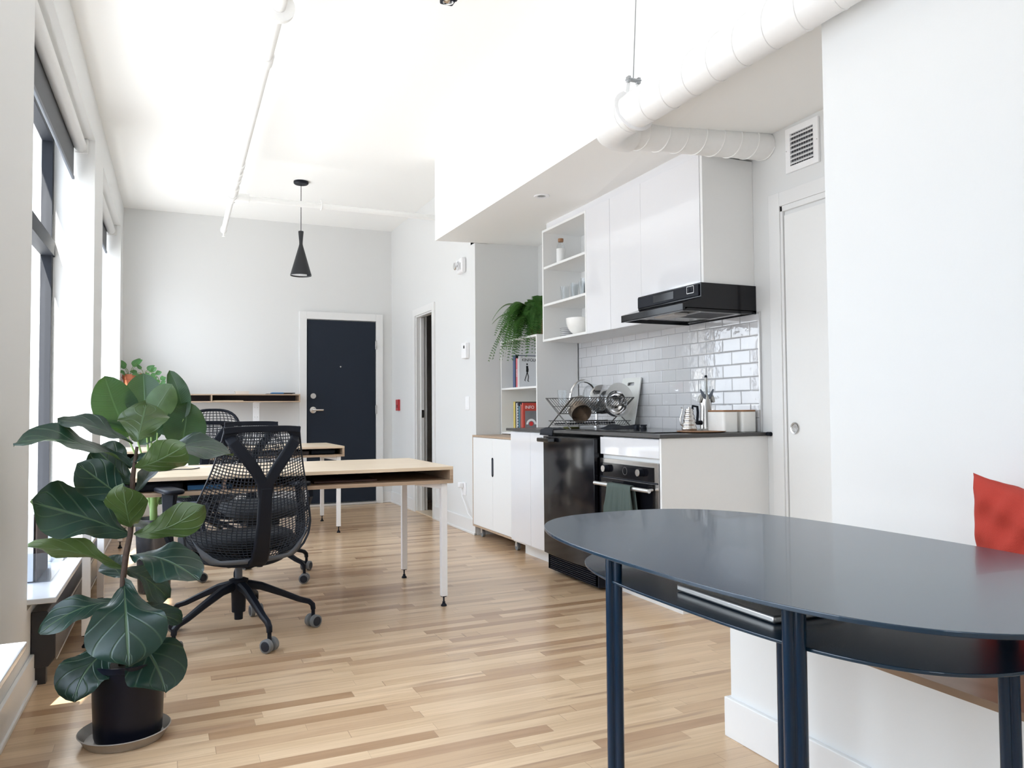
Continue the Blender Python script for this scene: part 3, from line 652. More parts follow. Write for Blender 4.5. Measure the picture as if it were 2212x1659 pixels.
tag(obj('cutting_board', b, mat('white_polythene', (0.74, 0.75, 0.72), 0.45)), 'white cutting board with slot handle leaning on the tiles', 'cutting board')
# wood board, kettle, juicer, canisters
t_ = nb(); lathe(t_, [(0.0, 0.9208), (0.115, 0.9208), (0.132, 0.926), (0.132, 0.930), (0.0, 0.930)], 2.675, 3.43, 40)
tag(obj('wooden_board', t_, LIDW, smooth=True), 'round brown wooden board under the kettle', 'board')
AX = Vector((0.91, -0.41, 0)); AY = Vector((0.41, 0.91, 0))
def turn(b, cx, cy):
    c, s_ = AX.x, AX.y
    for v in b.verts:
        x, y = v.co.x, v.co.y; v.co.x = cx+c*x-s_*y; v.co.y = cy+s_*x+c*y
kx, ky = 2.646, 3.497
t = thing('kettle', 'ribbed steel gooseneck kettle with black handle on round board', 'kettle', (kx, ky, 0.930))
kp = [(0.0, 0.9305), (0.039, 0.9305), (0.0415, 0.936)]
for k in range(41):
    f = k/40; kp.append((0.0415-0.020*f+0.0016*math.sin(f*PI*9), 0.938+0.104*f))
kp += [(0.021, 1.044), (0.0, 1.046)]
b = nb(); lathe(b, kp, 0, 0, 36); turn(b, kx, ky); obj('body', b, STEEL, t, smooth=True)
b = nb(); lathe(b, [(0.022, 1.044), (0.021, 1.050), (0.006, 1.052), (0.006, 1.060), (0.0, 1.062)], 0, 0, 24); turn(b, kx, ky); obj('lid', b, STEEL, t, smooth=True)
b = nb(); tube(b, [(-0.030, 0, 0.955), (-0.047, 0, 0.965), (-0.050, 0, 0.995), (-0.040, 0, 1.03), (-0.036, 0, 1.052), (-0.045, 0, 1.058)], [0.006, 0.005, 0.0045, 0.004, 0.0035, 0.003], 10); turn(b, kx, ky); obj('spout', b, STEEL, t, smooth=True)
b = nb(); sweep(b, [(0.018, 0, 1.045), (0.020, 0, 1.066), (0.045, 0, 1.062), (0.048, 0, 1.03), (0.044, 0, 0.985), (0.040, 0, 0.965)], 0.013, [0.010, 0.016, 0.016, 0.012, 0.011, 0.009], up=(0, 1, 0)); turn(b, kx, ky); obj('handle', b, BLACKP, t)
jx, jy = 2.775, 3.515
t = thing('juicer', 'tall grey and steel juicer with clear feed chute', 'juicer', (jx, jy, 0.92))
PG = mat('silver_plastic', (0.40, 0.40, 0.385), 0.3, metal=0.3)
b = nb(); lathe(b, [(0.0, 0.9208), (0.062, 0.9208), (0.060, 0.930), (0.045, 0.938), (0.0, 0.940)], 0, 0, 36); turn(b, jx, jy); obj('base', b, PG, t, smooth=True)
b = nb(); tube(b, [(0, 0, 0.938), (0, 0, 1.06), (0, 0, 1.085), (0, 0, 1.115), (0, 0, 1.125)], [0.033, 0.031, 0.034, 0.030, 0.024], 28); turn(b, jx, jy); obj('body', b, STEEL, t, smooth=True)
b = nb(); sweep(b, [(0.006, -0.032, 0.945), (0.006, -0.033, 1.03), (0.0, -0.036, 1.09), (0.0, -0.030, 1.13)], [0.026, 0.030, 0.022, 0.012], 0.012, up=(0, 1, 0)); turn(b, jx, jy); obj('column_front', b, PG, t)
b = nb()
for sg in (-1, 1):
    sweep(b, [(0.006*sg, -0.030, 1.112), (0.022*sg, -0.030, 1.128), (0.036*sg, -0.026, 1.158)], [0.022, 0.017, 0.007], 0.012, up=(0, 1, 0))
turn(b, jx, jy); obj('clamp_arms', b, RIMG, t)
b = nb()
for sg in (-1, 1):
    sweep(b, [(0.022*sg, -0.012, 1.128), (0.034*sg, -0.012, 1.108), (0.041*sg, -0.010, 1.086)], [0.020, 0.022, 0.010], 0.030, up=(0, 1, 0))
turn(b, jx, jy); obj('shoulder_guard', b, PG, t)
b = nb(); lathe(b, [(0.026, 1.125), (0.030, 1.205), (0.033, 1.207), (0.028, 1.207), (0.024, 1.127)], 0, 0, 28); turn(b, jx, jy); obj('feed_chute', b, GLS, t, smooth=True)
b = nb(); tube(b, [(0, -0.020, 1.10), (0, -0.012, 1.16), (0, -0.010, 1.225)], [0.005, 0.0085, 0.0085], 14); turn(b, jx, jy); obj('pusher', b, PG, t, smooth=True)
b = nb(); tube(b, [(0, -0.010, 1.225), (0, -0.010, 1.238)], [0.009, 0.007], 12); turn(b, jx, jy); obj('pusher_tip', b, BLACKP, t, smooth=True)
b = nb(); tube(b, [(-0.028, -0.01, 0.972), (-0.056, -0.015, 0.972)], [0.013, 0.012], 14); turn(b, jx, jy); obj('juice_spout', b, BLACKP, t, smooth=True)
b = nb(); tube(b, [(0.034, -0.01, 0.936), (0.034, -0.01, 0.962), (0.032, -0.01, 0.968)], [0.014, 0.014, 0.008], 14); turn(b, jx, jy); obj('lock_knob', b, PG, t, smooth=True)
g = 'square white canisters with wooden lids'
for (x, y, w, lab) in ((2.80, 3.405, 0.145, 'square white ceramic canister with wooden lid, the nearer wide one'), (2.925, 3.40, 0.14, 'square white ceramic canister with wooden lid, partly hidden behind the other')):
    t = thing('canister', lab, 'canister', (x, y, 0.92), g)
    b = nb(); prism(b, rrect(0.10, w, 0.016, x, y), 2, 0.9208, 1.032); obj('body', b, CERAM, t, bev=0.003, smooth=True)
    b = nb(); prism(b, rrect(0.10, w, 0.016, x, y), 2, 1.0325, 1.042); obj('lid', b, LIDW, t, bev=0.002, smooth=True)

# --------------------------------------------------------------- upper cabinets
XU = 2.65
t = thing('open_wall_cabinet', 'open white wall cabinet with three shelves of glassware', 'cabinet', (2.82, 4.97, 1.573))
y0, y1, z0, z1 = 4.63, 5.31, 1.573, 2.435
b = nb(); th = 0.018
box(b, XU, 2.999, y0, y0+th, z0, z1); box(b, XU, 2.999, y1-th, y1, z0, z1); box(b, XU, 2.999, y0+th, y1-th, z1-th, z1); box(b, XU, 2.999, y0+th, y1-th, z0, z0+th); box(b, 2.985, 2.999, y0+th, y1-th, z0+th, z1-th)
obj('carcass', b, MATW, t, bev=0.001)
for z in (1.862, 2.150):
    b = nb(); box(b, XU+0.004, 2.985, y0+th, y1-th, z-0.018, z); obj('shelf', b, MATW, t, bev=0.001)
ZT1, ZT2, ZT3 = 1.591, 1.862, 2.150
t = thing('narrow_wall_cabinet', 'narrow glossy white wall cabinet next to the open shelves', 'cabinet', (2.82, 4.47, 1.573))
b = nb(); box(b, XU+0.02, 2.999, 4.317, 4.628, z0, z1); obj('body', b, MATW, t)
b = nb(); box(b, XU, XU+0.018, 4.318, 4.628, z0, z1); obj('door', b, GLOSSW, t, bev=0.0015)
t = thing('tall_wall_cabinet', 'glossy white wall cabinet left of the range hood', 'cabinet', (2.82, 4.13, 1.573))
b = nb(); box(b, XU+0.02, 2.999, 3.957, 4.315, z0, z1); obj('body', b, MATW, t)
b = nb(); box(b, XU, XU+0.018, 3.957, 4.3145, z0, z1); obj('door', b, GLOSSW, t, bev=0.0010)
t = thing('hood_wall_cabinet', 'glossy white wall cabinet directly above the black range hood', 'cabinet', (2.82, 3.66, 1.73))
b = nb(); box(b, XU+0.02, 2.999, 3.38, 3.9555, 1.735, z1); obj('body', b, MATW, t)
b = nb(); box(b, XU, XU+0.018, 3.384, 3.9555, 1.732, z1); obj('door', b, GLOSSW, t, bev=0.0010)
b = nb(); box(b, XU, 2.999, 3.358, 3.378, 1.732, z1); obj('side_panel', b, MATW, t, bev=0.001)
b = nb(); prism(b, [(3.378, z1), (5.29, z1), (5.29, 2.500), (3.378, 2.519)], 0, XU+0.03, XU+0.046)
tag(obj('cabinet_filler', b, GLOSSW), 'white filler strip between the wall cabinets and the ceiling drop', 'panel')
# range hood
t = thing('range_hood', 'black slanted range hood under the white wall cabinet', 'range hood', (2.75, 3.66, 1.57))
prof = [(2.999, 1.731), (2.622, 1.731), (2.622, 1.652), (2.50, 1.612), (2.50, 1.575), (2.512, 1.575), (2.53, 1.586), (2.97, 1.586), (2.999, 1.575)]
b = nb(); prism(b, prof, 1, 3.345, 3.952); obj('body', b, BLACKG, t, bev=0.002)
b = nb(); box(b, 2.614, 2.622, 3.36, 3.945, 1.660, 1.724); obj('front_panel', b, BLACKP, t, bev=0.003)
b = nb(); box(b, 2.612, 2.615, 3.58, 3.78, 1.672, 1.716); obj('panel_cover', b, BLACKG, t, bev=0.001)
b = nb(); holed(b, rrect(0.062, 0.040, 0.003, 3.425, 1.700), rrect(0.057, 0.035, 0.003, 3.425, 1.700), 0, 2.6105, 2.6145); obj('switch_bezel', b, STEEL, t)
for y in (3.412, 3.437):
    b = nb(); box(b, 2.6095, 2.6145, y-0.009, y+0.009, 1.691, 1.710); obj('switch', b, BLACKP, t, bev=0.002)
b = nb(); box(b, 2.50, 2.515, 3.345, 3.952, 1.571, 1.5745); box(b, 2.516, 2.999, 3.345, 3.349, 1.573, 1.592); box(b, 2.516, 2.999, 3.948, 3.952, 1.573, 1.592); obj('visor_rim', b, BLACKG, t)
b = nb(); prism(b, [(2.54, 1.5865), (2.66, 1.5865), (2.64, 1.566), (2.56, 1.566)], 1, 3.50, 3.68); obj('lamp_cover', b, mat('frosted_cover', (0.5, 0.5, 0.5), 0.5), t, bev=0.004)
b = nb(); box(b, 2.67, 2.93, 3.40, 3.66, 1.580, 1.5855); obj('grease_filter', b, mat('filter_mesh', (0.05, 0.05, 0.055), 0.5, metal=0.5, bump=0.8, bscale=600), t)
b = nb(); holed(b, rrect(0.28, 0.27, 0.006, 2.795, 3.53), rrect(0.262, 0.252, 0.004, 2.795, 3.53), 2, 1.576, 1.5855); obj('filter_frame', b, ALUM, t)
b = nb(); box(b, 2.55, 2.63, 3.72, 3.87, 1.5845, 1.5858); obj('rating_label', b, mat('grey_label', (0.45, 0.47, 0.50), 0.5), t)

# contents of the open cabinet
t = thing('glass_bottle', 'frosted white bottle with wooden stopper, top open shelf', 'bottle', (2.72, 5.17, ZT3))
bx_, by_ = 2.74, 5.17
b = nb(); lathe(b, [(0.0, ZT3+0.001), (0.031, ZT3+0.001), (0.033, ZT3+0.006), (0.033, ZT3+0.125), (0.0, ZT3+0.126)], bx_, by_, 28); obj('sleeve', b, mat('white_silicone', (0.78, 0.78, 0.77), 0.5), t, smooth=True)
b = nb(); lathe(b, [(0.032, ZT3+0.126), (0.030, ZT3+0.145), (0.018, ZT3+0.168), (0.016, ZT3+0.185)], bx_, by_, 28); obj('neck', b, GLS, t, smooth=True)
b = nb(); lathe(b, [(0.0, ZT3+0.178), (0.019, ZT3+0.178), (0.021, ZT3+0.182), (0.021, ZT3+0.203), (0.0, ZT3+0.205)], bx_, by_, 24); obj('stopper', b, LIDW, t, smooth=True)
b = nb(); wgx, wgy = 2.78, 4.72
lathe(b, [(0.0, ZT3+0.001), (0.032, ZT3+0.001), (0.005, ZT3+0.012), (0.004, ZT3+0.07), (0.02, ZT3+0.08), (0.038, ZT3+0.11), (0.036, ZT3+0.15), (0.030, ZT3+0.185), (0.0288, ZT3+0.185), (0.034, ZT3+0.15), (0.036, ZT3+0.11), (0.0, ZT3+0.083)], wgx, wgy, 28)
tag(obj('wine_glass', b, GLS, smooth=True), 'clear wine glass at the right end of the top open shelf', 'glass')
bpy.data.objects['wine_glass']['label'] = 'clear stemmed wine glass on the top open shelf'
gg = 'clear tumblers on the middle open shelf'
tumbler('tumbler', 2.74, 5.11, ZT2+0.001, 0.027, 0.035, 0.115, 'clear tumbler standing apart on the middle open shelf', 'glass', gg)
first = tumbler('tumbler', 2.72, 4.93, ZT2+0.001, 0.024, 0.031, 0.10, 'clear tumbler among the cluster on the middle open shelf', 'glass', gg)
for (x, y, s) in ((2.76, 4.99, 1.25), (2.80, 4.91, 1.5), (2.74, 4.84, 1.1), (2.83, 4.83, 1.5), (2.76, 4.76, 1.15), (2.84, 4.75, 1.5), (2.86, 4.98, 1.3)):
    o = first.copy(); C.objects.link(o); o.scale = (1, 1, s); z = ZT2+0.001; o.location = (x-2.72, y-4.93, z*(1-s))
t = tilted('mixing_bowl', bowl_prof(0.105, 0.125, 0), CERAM, (2.765, 4.925, ZT1+0.0015), 0, 0, 'upper of two nested white mixing bowls, bottom open shelf', 'bowl')
t['label'] = 'big white mixing bowl on the bottom open shelf'
STR = mat('white_glaze', (0.82, 0.82, 0.82), 0.2)
for k in range(5):
    b = nb(); z = ZT1+0.0015+0.0135*k; lathe(b, [(0.0, z), (0.030, z), (0.055, z+0.011), (0.056, z+0.0125), (0.028, z+0.003), (0.0, z+0.003)], 2.755, 5.105, 30)
    lab = ['lowest', 'second from bottom', 'middle', 'fourth from bottom', 'topmost'][k]
    o = tag(obj('saucer', b, STR, smooth=True), 'small white dish with dark rim, %s of the stack by the mixing bowl' % lab, 'dish', 'stacked dishes beside the mixing bowl')
    b = nb(); tube(b, [(2.755+0.0555*math.cos(a), 5.105+0.0555*math.sin(a), z+0.0125) for a in [2*PI*q/30 for q in range(30)]], 0.0012, 5, closed=True); obj('rim', b, BLACKP, o)

# --------------------------------------------------------------- credenza, bookshelf, books, fern
t = thing('credenza', 'white two-door credenza on casters with pale wood edges', 'cabinet', (2.6, 5.7, 0))
cy0, cy1, cx0, cx1, cz0, cz1 = 5.20, 6.075, 2.36, 2.82, 0.085, 0.845
b = nb(); box(b, cx0, cx1, cy0, cy1, cz1-0.016, cz1); box(b, cx0, cx1, cy0, cy1, cz0, cz0+0.016); box(b, cx0, cx1, cy1-0.014, cy1, cz0+0.016, cz1-0.016); box(b, cx0, cx1, cy0, cy0+0.014, cz0+0.016, cz1-0.016); box(b, cx1-0.01, cx1, cy0, cy1, cz0, cz1)
obj('body', b, PLYE, t, bev=0.001)
ym = 5.64
def slot_door(ya, yb, side):
    b = nb(); zA, zB = 0.60-0.075, 0.60+0.075; r = 0.017; x0_, x1_ = cx0+0.001, cx0+0.017
    # outline with a half slot cut from the meeting edge
    yE = yb if side > 0 else ya; s = 1 if side > 0 else -1
    arc = [(yE - s*r*math.sin(PI/2*k/6), zB - r + r*math.cos(PI/2*k/6)) for k in range(7)] + [(yE - s*r*math.cos(PI/2*k/6), zA + r - r*math.sin(PI/2*k/6)) for k in range(7)]
    zl, zh = cz0+0.018, cz1-0.018
    poly = [(yE, zh)] + arc + [(yE, zl), ((ya if side > 0 else yb), zl), ((ya if side > 0 else yb), zh)]
    prism(b, poly, 0, x0_, x1_); return b
obj('door', slot_door(ym+0.001, cy1-0.015, -1), MATW, t)
obj('door', slot_door(cy0+0.015, ym-0.001, 1), MATW, t)
b = nb(); prism(b, rrect(0.036, 0.152, 0.0175, ym, 0.60, 8), 0, cx0-0.0015, cx0+0.0175); sp_ = obj('slot_pull', b, BLACKP, t, bev=0.001)
b = nb(); prism(b, rrect(0.010, 0.120, 0.0048, ym, 0.60, 8), 0, cx0-0.0022, cx0-0.0012); obj('pull_groove', b, RIMG, sp_)
for (x, y) in ((cx0+0.06, cy0+0.10), (cx0+0.06, cy1-0.08), (cx1-0.06, cy0+0.10), (cx1-0.06, cy1-0.08)):
    b = nb(); tube(b, [(x-0.011, y, 0.030), (x+0.011, y, 0.030)], 0.0295, 18); c = obj('caster', b, TREAD, t, smooth=True)
    b = nb(); box(b, x-0.024, x+0.024, y-0.024, y+0.024, 0.080, 0.085); box(b, x-0.015, x-0.0125, y-0.014, y+0.014, 0.03, 0.08); box(b, x+0.0125, x+0.015, y-0.014, y+0.014, 0.03, 0.08); obj('fork', b, ALUM, c)
t = thing('bookshelf', 'open white box bookshelf standing on the credenza', 'shelf', (2.8, 5.7, 0.845))
sy0, sy1, sx0, sx1, sz0, sz1 = 5.362, 6.07, 2.622, 2.985, 0.846, 1.640
for yy in (sy0, sy1-0.016):
    b = nb(); box(b, sx0, sx1, yy, yy+0.016, sz0, sz1); obj('side_panel', b, MATW, t, bev=0.001)
b = nb(); box(b, sx0, sx1, sy0+0.016, sy1-0.016, sz1-0.016, sz1); obj('top', b, MATW, t, bev=0.001)
for z in (1.222, 0.852):
    b = nb(); box(b, sx0+0.002, sx1, sy0+0.016, sy1-0.016, z, z+0.016); obj('shelf', b, MATW, t, bev=0.001)
b = nb(); box(b, sx1-0.008, sx1-0.001, sy0+0.016, sy1-0.016, sz0, sz1-0.016); obj('back_panel', b, MATW, t)
def book(y0, th, z, h, dep, col, lab, grp, x=2.645, cover=None):
    m = mat('cover_%s' % lab.replace(' ', '_')[:28], col, 0.4, var=0.02)
    t = thing('book', lab, 'book', (x, y0, z), grp)
    b = nb(); box(b, x, x+dep, y0, y0+0.002, z, z+h); box(b, x, x+dep, y0+th-0.002, y0+th, z, z+h); box(b, x, x+0.002, y0, y0+th, z, z+h); obj('cover', b, m, t, bev=0.0006)
    b = nb(); box(b, x+0.002, x+dep-0.004, y0+0.002, y0+th-0.002, z+0.003, z+h-0.003); obj('pages', b, PAPER, t)
    return t
INK = mat('black_ink', (0.01, 0.01, 0.012), 0.6); WINK = mat('white_ink', (0.85, 0.85, 0.85), 0.6); RINK = mat('red_ink', (0.6, 0.03, 0.03), 0.6)
g = 'books on the upper bookshelf level'; Z = 1.239
k1 = book(5.735, 0.020, Z, 0.255, 0.20, (0.68, 0.69, 0.72), 'pale grey magazine with walking figure on its cover', g)
lettering('cover_title', 'KINFOLK', 0.034, INK, k1, (2.668, 5.7345, Z+0.212), (1, 0, 0), (0, 0, 1))
b = nb()
fx, fz = 2.715, Z+0.05
for pts, w in (([(0, 0.075), (0.012, 0.035), (0.006, 0.0), (0.016, -0.004)], 0.007), ([(0, 0.075), (-0.010, 0.04), (-0.022, 0.006), (-0.016, 0.0)], 0.007), ([(0.0, 0.075), (0.001, 0.10), (0.0, 0.125)], 0.019), ([(0.004, 0.12), (0.010, 0.095), (0.007, 0.075)], 0.006)):
    sweep(b, [(fx+p, 5.7342, fz+q) for p, q in pts], w, 0.0008, up=(0, 1, 0))
lathe(b, [(0.0, 5.7336), (0.0075, 5.7338), (0.0075, 5.7346)], fx, fz+0.139, 16, 'y'); obj('cover_figure', b, INK, k1)
k2 = book(5.757, 0.016, Z, 0.235, 0.18, (0.75, 0.72, 0.72), 'slim white book beside the magazine with walking figure', g)
k3 = book(5.775, 0.026, Z, 0.24, 0.19, (0.70, 0.16, 0.20), 'pinkish red book with white spine lettering', g)
lettering('spine_title', 'AVANT', 0.026, WINK, k3, (2.6442, 5.779, Z+0.10), (0, 0, 1), (0, -1, 0)) if 0 else lettering('spine_title', 'AVAN', 0.024, WINK, k3, (2.6442, 5.779, Z+0.15), (0, 0, -1), (0, 1, 0))
k4 = book(5.803, 0.014, Z, 0.262, 0.20, (0.02, 0.02, 0.03), 'slim black book between the red and blue books', g)
k5 = book(5.819, 0.045, Z, 0.268, 0.21, (0.055, 0.085, 0.19), 'thick dark blue book, the one nearest the shelf side', g)
k5['label'] = 'thick dark blue book on the upper shelf level'
g = 'books on the lower bookshelf level'; Z = 0.869
r1 = book(5.665, 0.028, Z, 0.240, 0.20, (0.50, 0.055, 0.035), 'red book with white title INFO on its cover', g)
lettering('cover_title', 'INFO', 0.036, WINK, r1, (2.660, 5.6645, Z+0.192), (1, 0, 0), (0, 0, 1))
b = nb(); box(b, 2.66, 2.84, 5.6640, 5.6650, Z+0.02, Z+0.175); obj('cover_photo', b, mat('grey_print', (0.20, 0.20, 0.21), 0.5, var=0.3, bscale=20), r1)
b = nb()
for k in range(16):
    a0, a1 = PI*k/16, PI*(k+1)/16; cx_, cz_ = 2.715, Z+0.065
    quad(b, (cx_+0.028*math.cos(a0), 5.6634, cz_+0.028*math.sin(a0)), (cx_+0.045*math.cos(a0), 5.6634, cz_+0.045*math.sin(a0)), (cx_+0.045*math.cos(a1), 5.6634, cz_+0.045*math.sin(a1)), (cx_+0.028*math.cos(a1), 5.6634, cz_+0.028*math.sin(a1)))
obj('cover_arc', b, WINK, r1)
b = nb(); lathe(b, [(0.0, 5.6632), (0.018, 5.6634), (0.018, 5.664)], 2.715, Z+0.07, 20, 'y'); obj('cover_dot', b, RINK, r1)
book(5.695, 0.020, Z, 0.225, 0.19, (0.45, 0.12, 0.09), 'rust red book behind the INFO book', g)
book(5.717, 0.016, Z, 0.235, 0.19, (0.12, 0.10, 0.10), 'dark brown book on the lower shelf level', g)
book(5.735, 0.020, Z, 0.215, 0.19, (0.07, 0.22, 0.30), 'teal blue book on the lower shelf level', g)
k = book(5.757, 0.026, Z, 0.245, 0.20, (0.04, 0.05, 0.07), 'near-black book with white ring pattern on its spine', g)
b = nb()
for q in range(9): lathe(b, [(0.0, 2.6445), (0.006, 2.6442)], 5.770, Z+0.03+0.023*q, 12, 'x')
obj('spine_pattern', b, WINK, k)
book(5.785, 0.018, Z, 0.24, 0.19, (0.74, 0.74, 0.72), 'white spined book on the lower shelf level', g)
book(5.805, 0.014, Z, 0.25, 0.19, (0.02, 0.02, 0.02), 'thin black book next to the yellow book', g)
k = book(5.821, 0.040, Z, 0.252, 0.20, (0.55, 0.42, 0.10), 'yellow book standing last on the lower shelf level', g)

def bez(p0, p1, p2, t): return p0*(1-t)**2 + p1*2*t*(1-t) + p2*t*t
def add_leaf(b, uvl, base, tip, width, sag, hint, shape='fig', cup=0.12, rip=0.05, nt_=14, nu=8, seed=0, curl=0.0):
    base, tip = Vector(base), Vector(tip); L = (tip-base).length; hint = Vector(hint).normalized()
    mid = (base+tip)/2 + Vector(sag); rnd = random.Random(seed); ph = rnd.random()*6
    def wf(t):
        if shape == 'fig': return (math.sin(PI*min(1, t**1.15))**0.55)*(0.62+0.55*t-0.12*math.sin(t*PI*2))*(1 if t < 0.93 else math.sqrt(max(0, (1-t)/0.07)))
        if shape == 'banana': return math.sin(PI*(t**0.85))**0.6
        if shape == 'heart': return (math.sin(PI*(t**0.62)))**0.8
        return math.sin(PI*t)**0.7
    g = []
    for i in range(nt_+1):
        t = i/nt_; p = bez(base, mid, tip, t); d = (bez(base, mid, tip, min(1, t+0.02))-bez(base, mid, tip, max(0, t-0.02))).normalized()
        s = d.cross(hint)
        if s.length < 1e-4: s = d.cross(Vector((0.3, 0.2, 1)))
        s.normalize(); n = s.cross(d).normalized(); w = max(0.0005, wf(t)*width/2); r = []
        for j in range(nu+1):
            u = j/nu*2-1
            off = cup*abs(u)**1.4*w + rip*1.5*width*abs(u)**1.5*math.sin(t*11+ph+(1.3 if u > 0 else 0)) + rip*0.5*width*abs(u)**2*math.sin(t*23+2*ph+u*2) - curl*width*(u*u)*t
            v = b.verts.new(p + s*u*w + n*off); r.append((v, (u+1)/2, t))
        g.append(r)
    for i in range(nt_):
        for j in range(nu):
            q = (g[i][j], g[i][j+1], g[i+1][j+1], g[i+1][j]); f = b.faces.new([k[0] for k in q])
            for lp, k in zip(f.loops, q): lp[uvl].uv = (k[1], k[2])
def leaf_obj(name, b, m, parent, thick=0.0008):
    me = bpy.data.meshes.new(name); b.to_mesh(me); b.free(); me.materials.append(m)
    for f in me.polygons: f.use_smooth = True
    o = bpy.data.objects.new(name, me); C.objects.link(o); o.parent = parent
    if parent.type == 'EMPTY': o.matrix_parent_inverse = Matrix.Translation(-Vector(parent.location))
    return o
# fern on the bookshelf
t = thing('potted_fern', 'bushy green fern drooping over the top of the bookshelf', 'plant', (2.80, 5.62, 1.64))
b = nb(); lathe(b, [(0.0, 1.641), (0.10, 1.641), (0.118, 1.70), (0.115, 1.775), (0.105, 1.775), (0.10, 1.76), (0.0, 1.76)], 2.82, 5.62, 32)
obj('basket', b, TAN, t, smooth=True)
b = nb(); uvl = b.loops.layers.uv.new('UVMap'); rnd = random.Random(11)
fc = Vector((2.76, 5.66, 1.76))
for k in range(135):
    a = rnd.uniform(0, 2*PI) if k > 88 else rnd.uniform(PI*0.66, PI*1.45)
    L = rnd.uniform(0.16, 0.38); up = rnd.uniform(0.14, 0.40)
    dx, dy = math.cos(a), math.sin(a)
    if dx > -0.15: L *= 0.5
    if dy < -0.45: L *= 0.55
    if dy > 0.3: L *= 0.7
    p0 = fc + Vector((dx*0.03, dy*0.04, 0)); fall = rnd.uniform(-0.04, 0.33) if dx < -0.25 else rnd.uniform(-0.16, -0.04)
    p1 = p0 + Vector((dx*L*0.55, dy*L*0.55, up)); p2 = p0 + Vector((dx*L, dy*L, -fall))
    p2.x = min(p2.x, 2.96); p2.y = min(p2.y, 6.05); p2.z = min(p2.z, 1.95)
    n = 46; sd = rnd.uniform(-0.4, 0.4)
    for i in range(2, n):
        tt = i/n; p = bez(p0, p1, p2, tt); d = (bez(p0, p1, p2, tt+0.02)-bez(p0, p1, p2, tt-0.02)).normalized()
        s = d.cross(Vector((sd, 0, 1))).normalized(); nn = s.cross(d)
        pl = 0.042*math.sin(PI*(tt**0.75))**0.7+0.004; w = 0.0046
        for sg in (-1, 1):
            q0 = p - d*w*0.5; q1 = p + d*w*0.6; e1 = p + s*sg*pl + d*(0.008) - nn*0.25*pl; m0 = p + s*sg*pl*0.55 - d*w*0.5 - nn*0.05*pl; m1 = p + s*sg*pl*0.55 + d*w*0.85 - nn*0.05*pl
            vs = [b.verts.new(x) for x in (q0, m0, e1, m1, q1)]; f = b.faces.new(vs)
            for lp, uvv in zip(f.loops, ((0.5, 0), (0.3, 0.5), (0.5, 1), (0.7, 0.5), (0.6, 0))): lp[uvl].uv = uvv
    for i in range(n-1):
        A, B2 = bez(p0, p1, p2, i/n), bez(p0, p1, p2, (i+1)/n); f = b.faces.new([b.verts.new(x) for x in (A-Vector((0, 0, 0.0018)), B2-Vector((0, 0, 0.0018)), B2+Vector((0, 0, 0.0018)), A+Vector((0, 0, 0.0018)))])
        for lp in f.loops: lp[uvl].uv = (0.5, 0.5)
leaf_obj('fronds', b, FERN, t)

# wall fittings
def fit(name, lab, cat, b, m, bev=0.003, sm=False): return tag(obj(name, b, m, bev=bev, smooth=sm), lab, cat)
b = nb(); box(b, 2.972, 2.9995, 2.868, 3.085, 2.275, 2.535)
b.free()
t = thing('vent_grille', 'square white air vent high above the sliding door', 'vent', (3.0, 2.97, 2.29))
b = nb(); holed(b, rrect(0.225, 0.235, 0.004, 2.977, 2.405), rrect(0.158, 0.170, 0.002, 2.977, 2.405), 0, 2.986, 2.9995); obj('frame', b, WHITEM, t, bev=0.002)
b = nb(); box(b, 2.999, 2.9997, 2.897, 3.057, 2.32, 2.49); obj('backing', b, mat('duct_dark', (0.08, 0.08, 0.09), 0.8), t)
b = nb()
for k in range(7):
    z = 2.328+0.0235*k; prism(b, [(2.985, z), (2.997, z+0.014), (2.9975, z+0.012), (2.9855, z-0.002)], 1, 2.898, 3.056)
obj('slats', b, WHITEM, t)
b = nb()
for k in range(9): box(b, 2.9965, 2.998, 2.907+0.0165*k, 2.909+0.0165*k, 2.322, 2.488)
obj('bars', b, ALUM, t)
b = nb()
for y in (2.872, 3.082): lathe(b, [(0.0, 2.9845), (0.003, 2.985), (0.003, 2.986)], y, 2.405, 10, 'x')
obj('screws', b, STEEL, t)
t = thing('emergency_light', 'white emergency light unit with round lamp on partition wall', 'light', (2.39, 6.37, 2.32))
b = nb(); box(b, 2.355, XP-0.0005, 6.30, 6.44, 2.262, 2.395); obj('housing', b, WHITEM, t, bev=0.012, smooth=True)
b = nb(); lathe(b, [(0.030, 2.355), (0.035, 2.325), (0.031, 2.318), (0.0, 2.322)], 6.385, 2.325, 24, 'x'); obj('lamp_head', b, CHROME, t, smooth=True)
b = nb(); box(b, 2.353, 2.3555, 6.325, 6.332, 2.29, 2.35); obj('label_strip', b, GRM, t)
t = thing('thermostat', 'white thermostat with small dark display', 'thermostat', (2.38, 6.30, 1.57))
b = nb(); box(b, 2.365, XP-0.0005, 6.235, 6.345, 1.505, 1.64); obj('housing', b, WHITEM, t, bev=0.004)
b = nb(); box(b, 2.3635, 2.3655, 6.262, 6.287, 1.590, 1.615); obj('display', b, BLACKG, t)
t = thing('light_switch', 'white light switch plate below the thermostat', 'switch', (2.395, 6.28, 1.12))
b = nb(); box(b, 2.393, XP-0.0005, 6.235, 6.325, 1.055, 1.172); obj('plate', b, WHITEM, t, bev=0.002)
b = nb(); box(b, 2.390, 2.394, 6.262, 6.298, 1.08, 1.147); obj('rocker', b, WHITEM, t, bev=0.002)
t = thing('wall_outlet', 'white wall outlet with plug beside the credenza', 'outlet', (2.395, 6.40, 0.38))
b = nb(); box(b, 2.393, XP-0.0005, 6.33, 6.41, 0.31, 0.42); obj('plate', b, WHITEM, t, bev=0.002)
t2 = thing('power_plug', 'white plug and cord hanging from the low wall outlet', 'plug', (2.37, 6.39, 0.39))
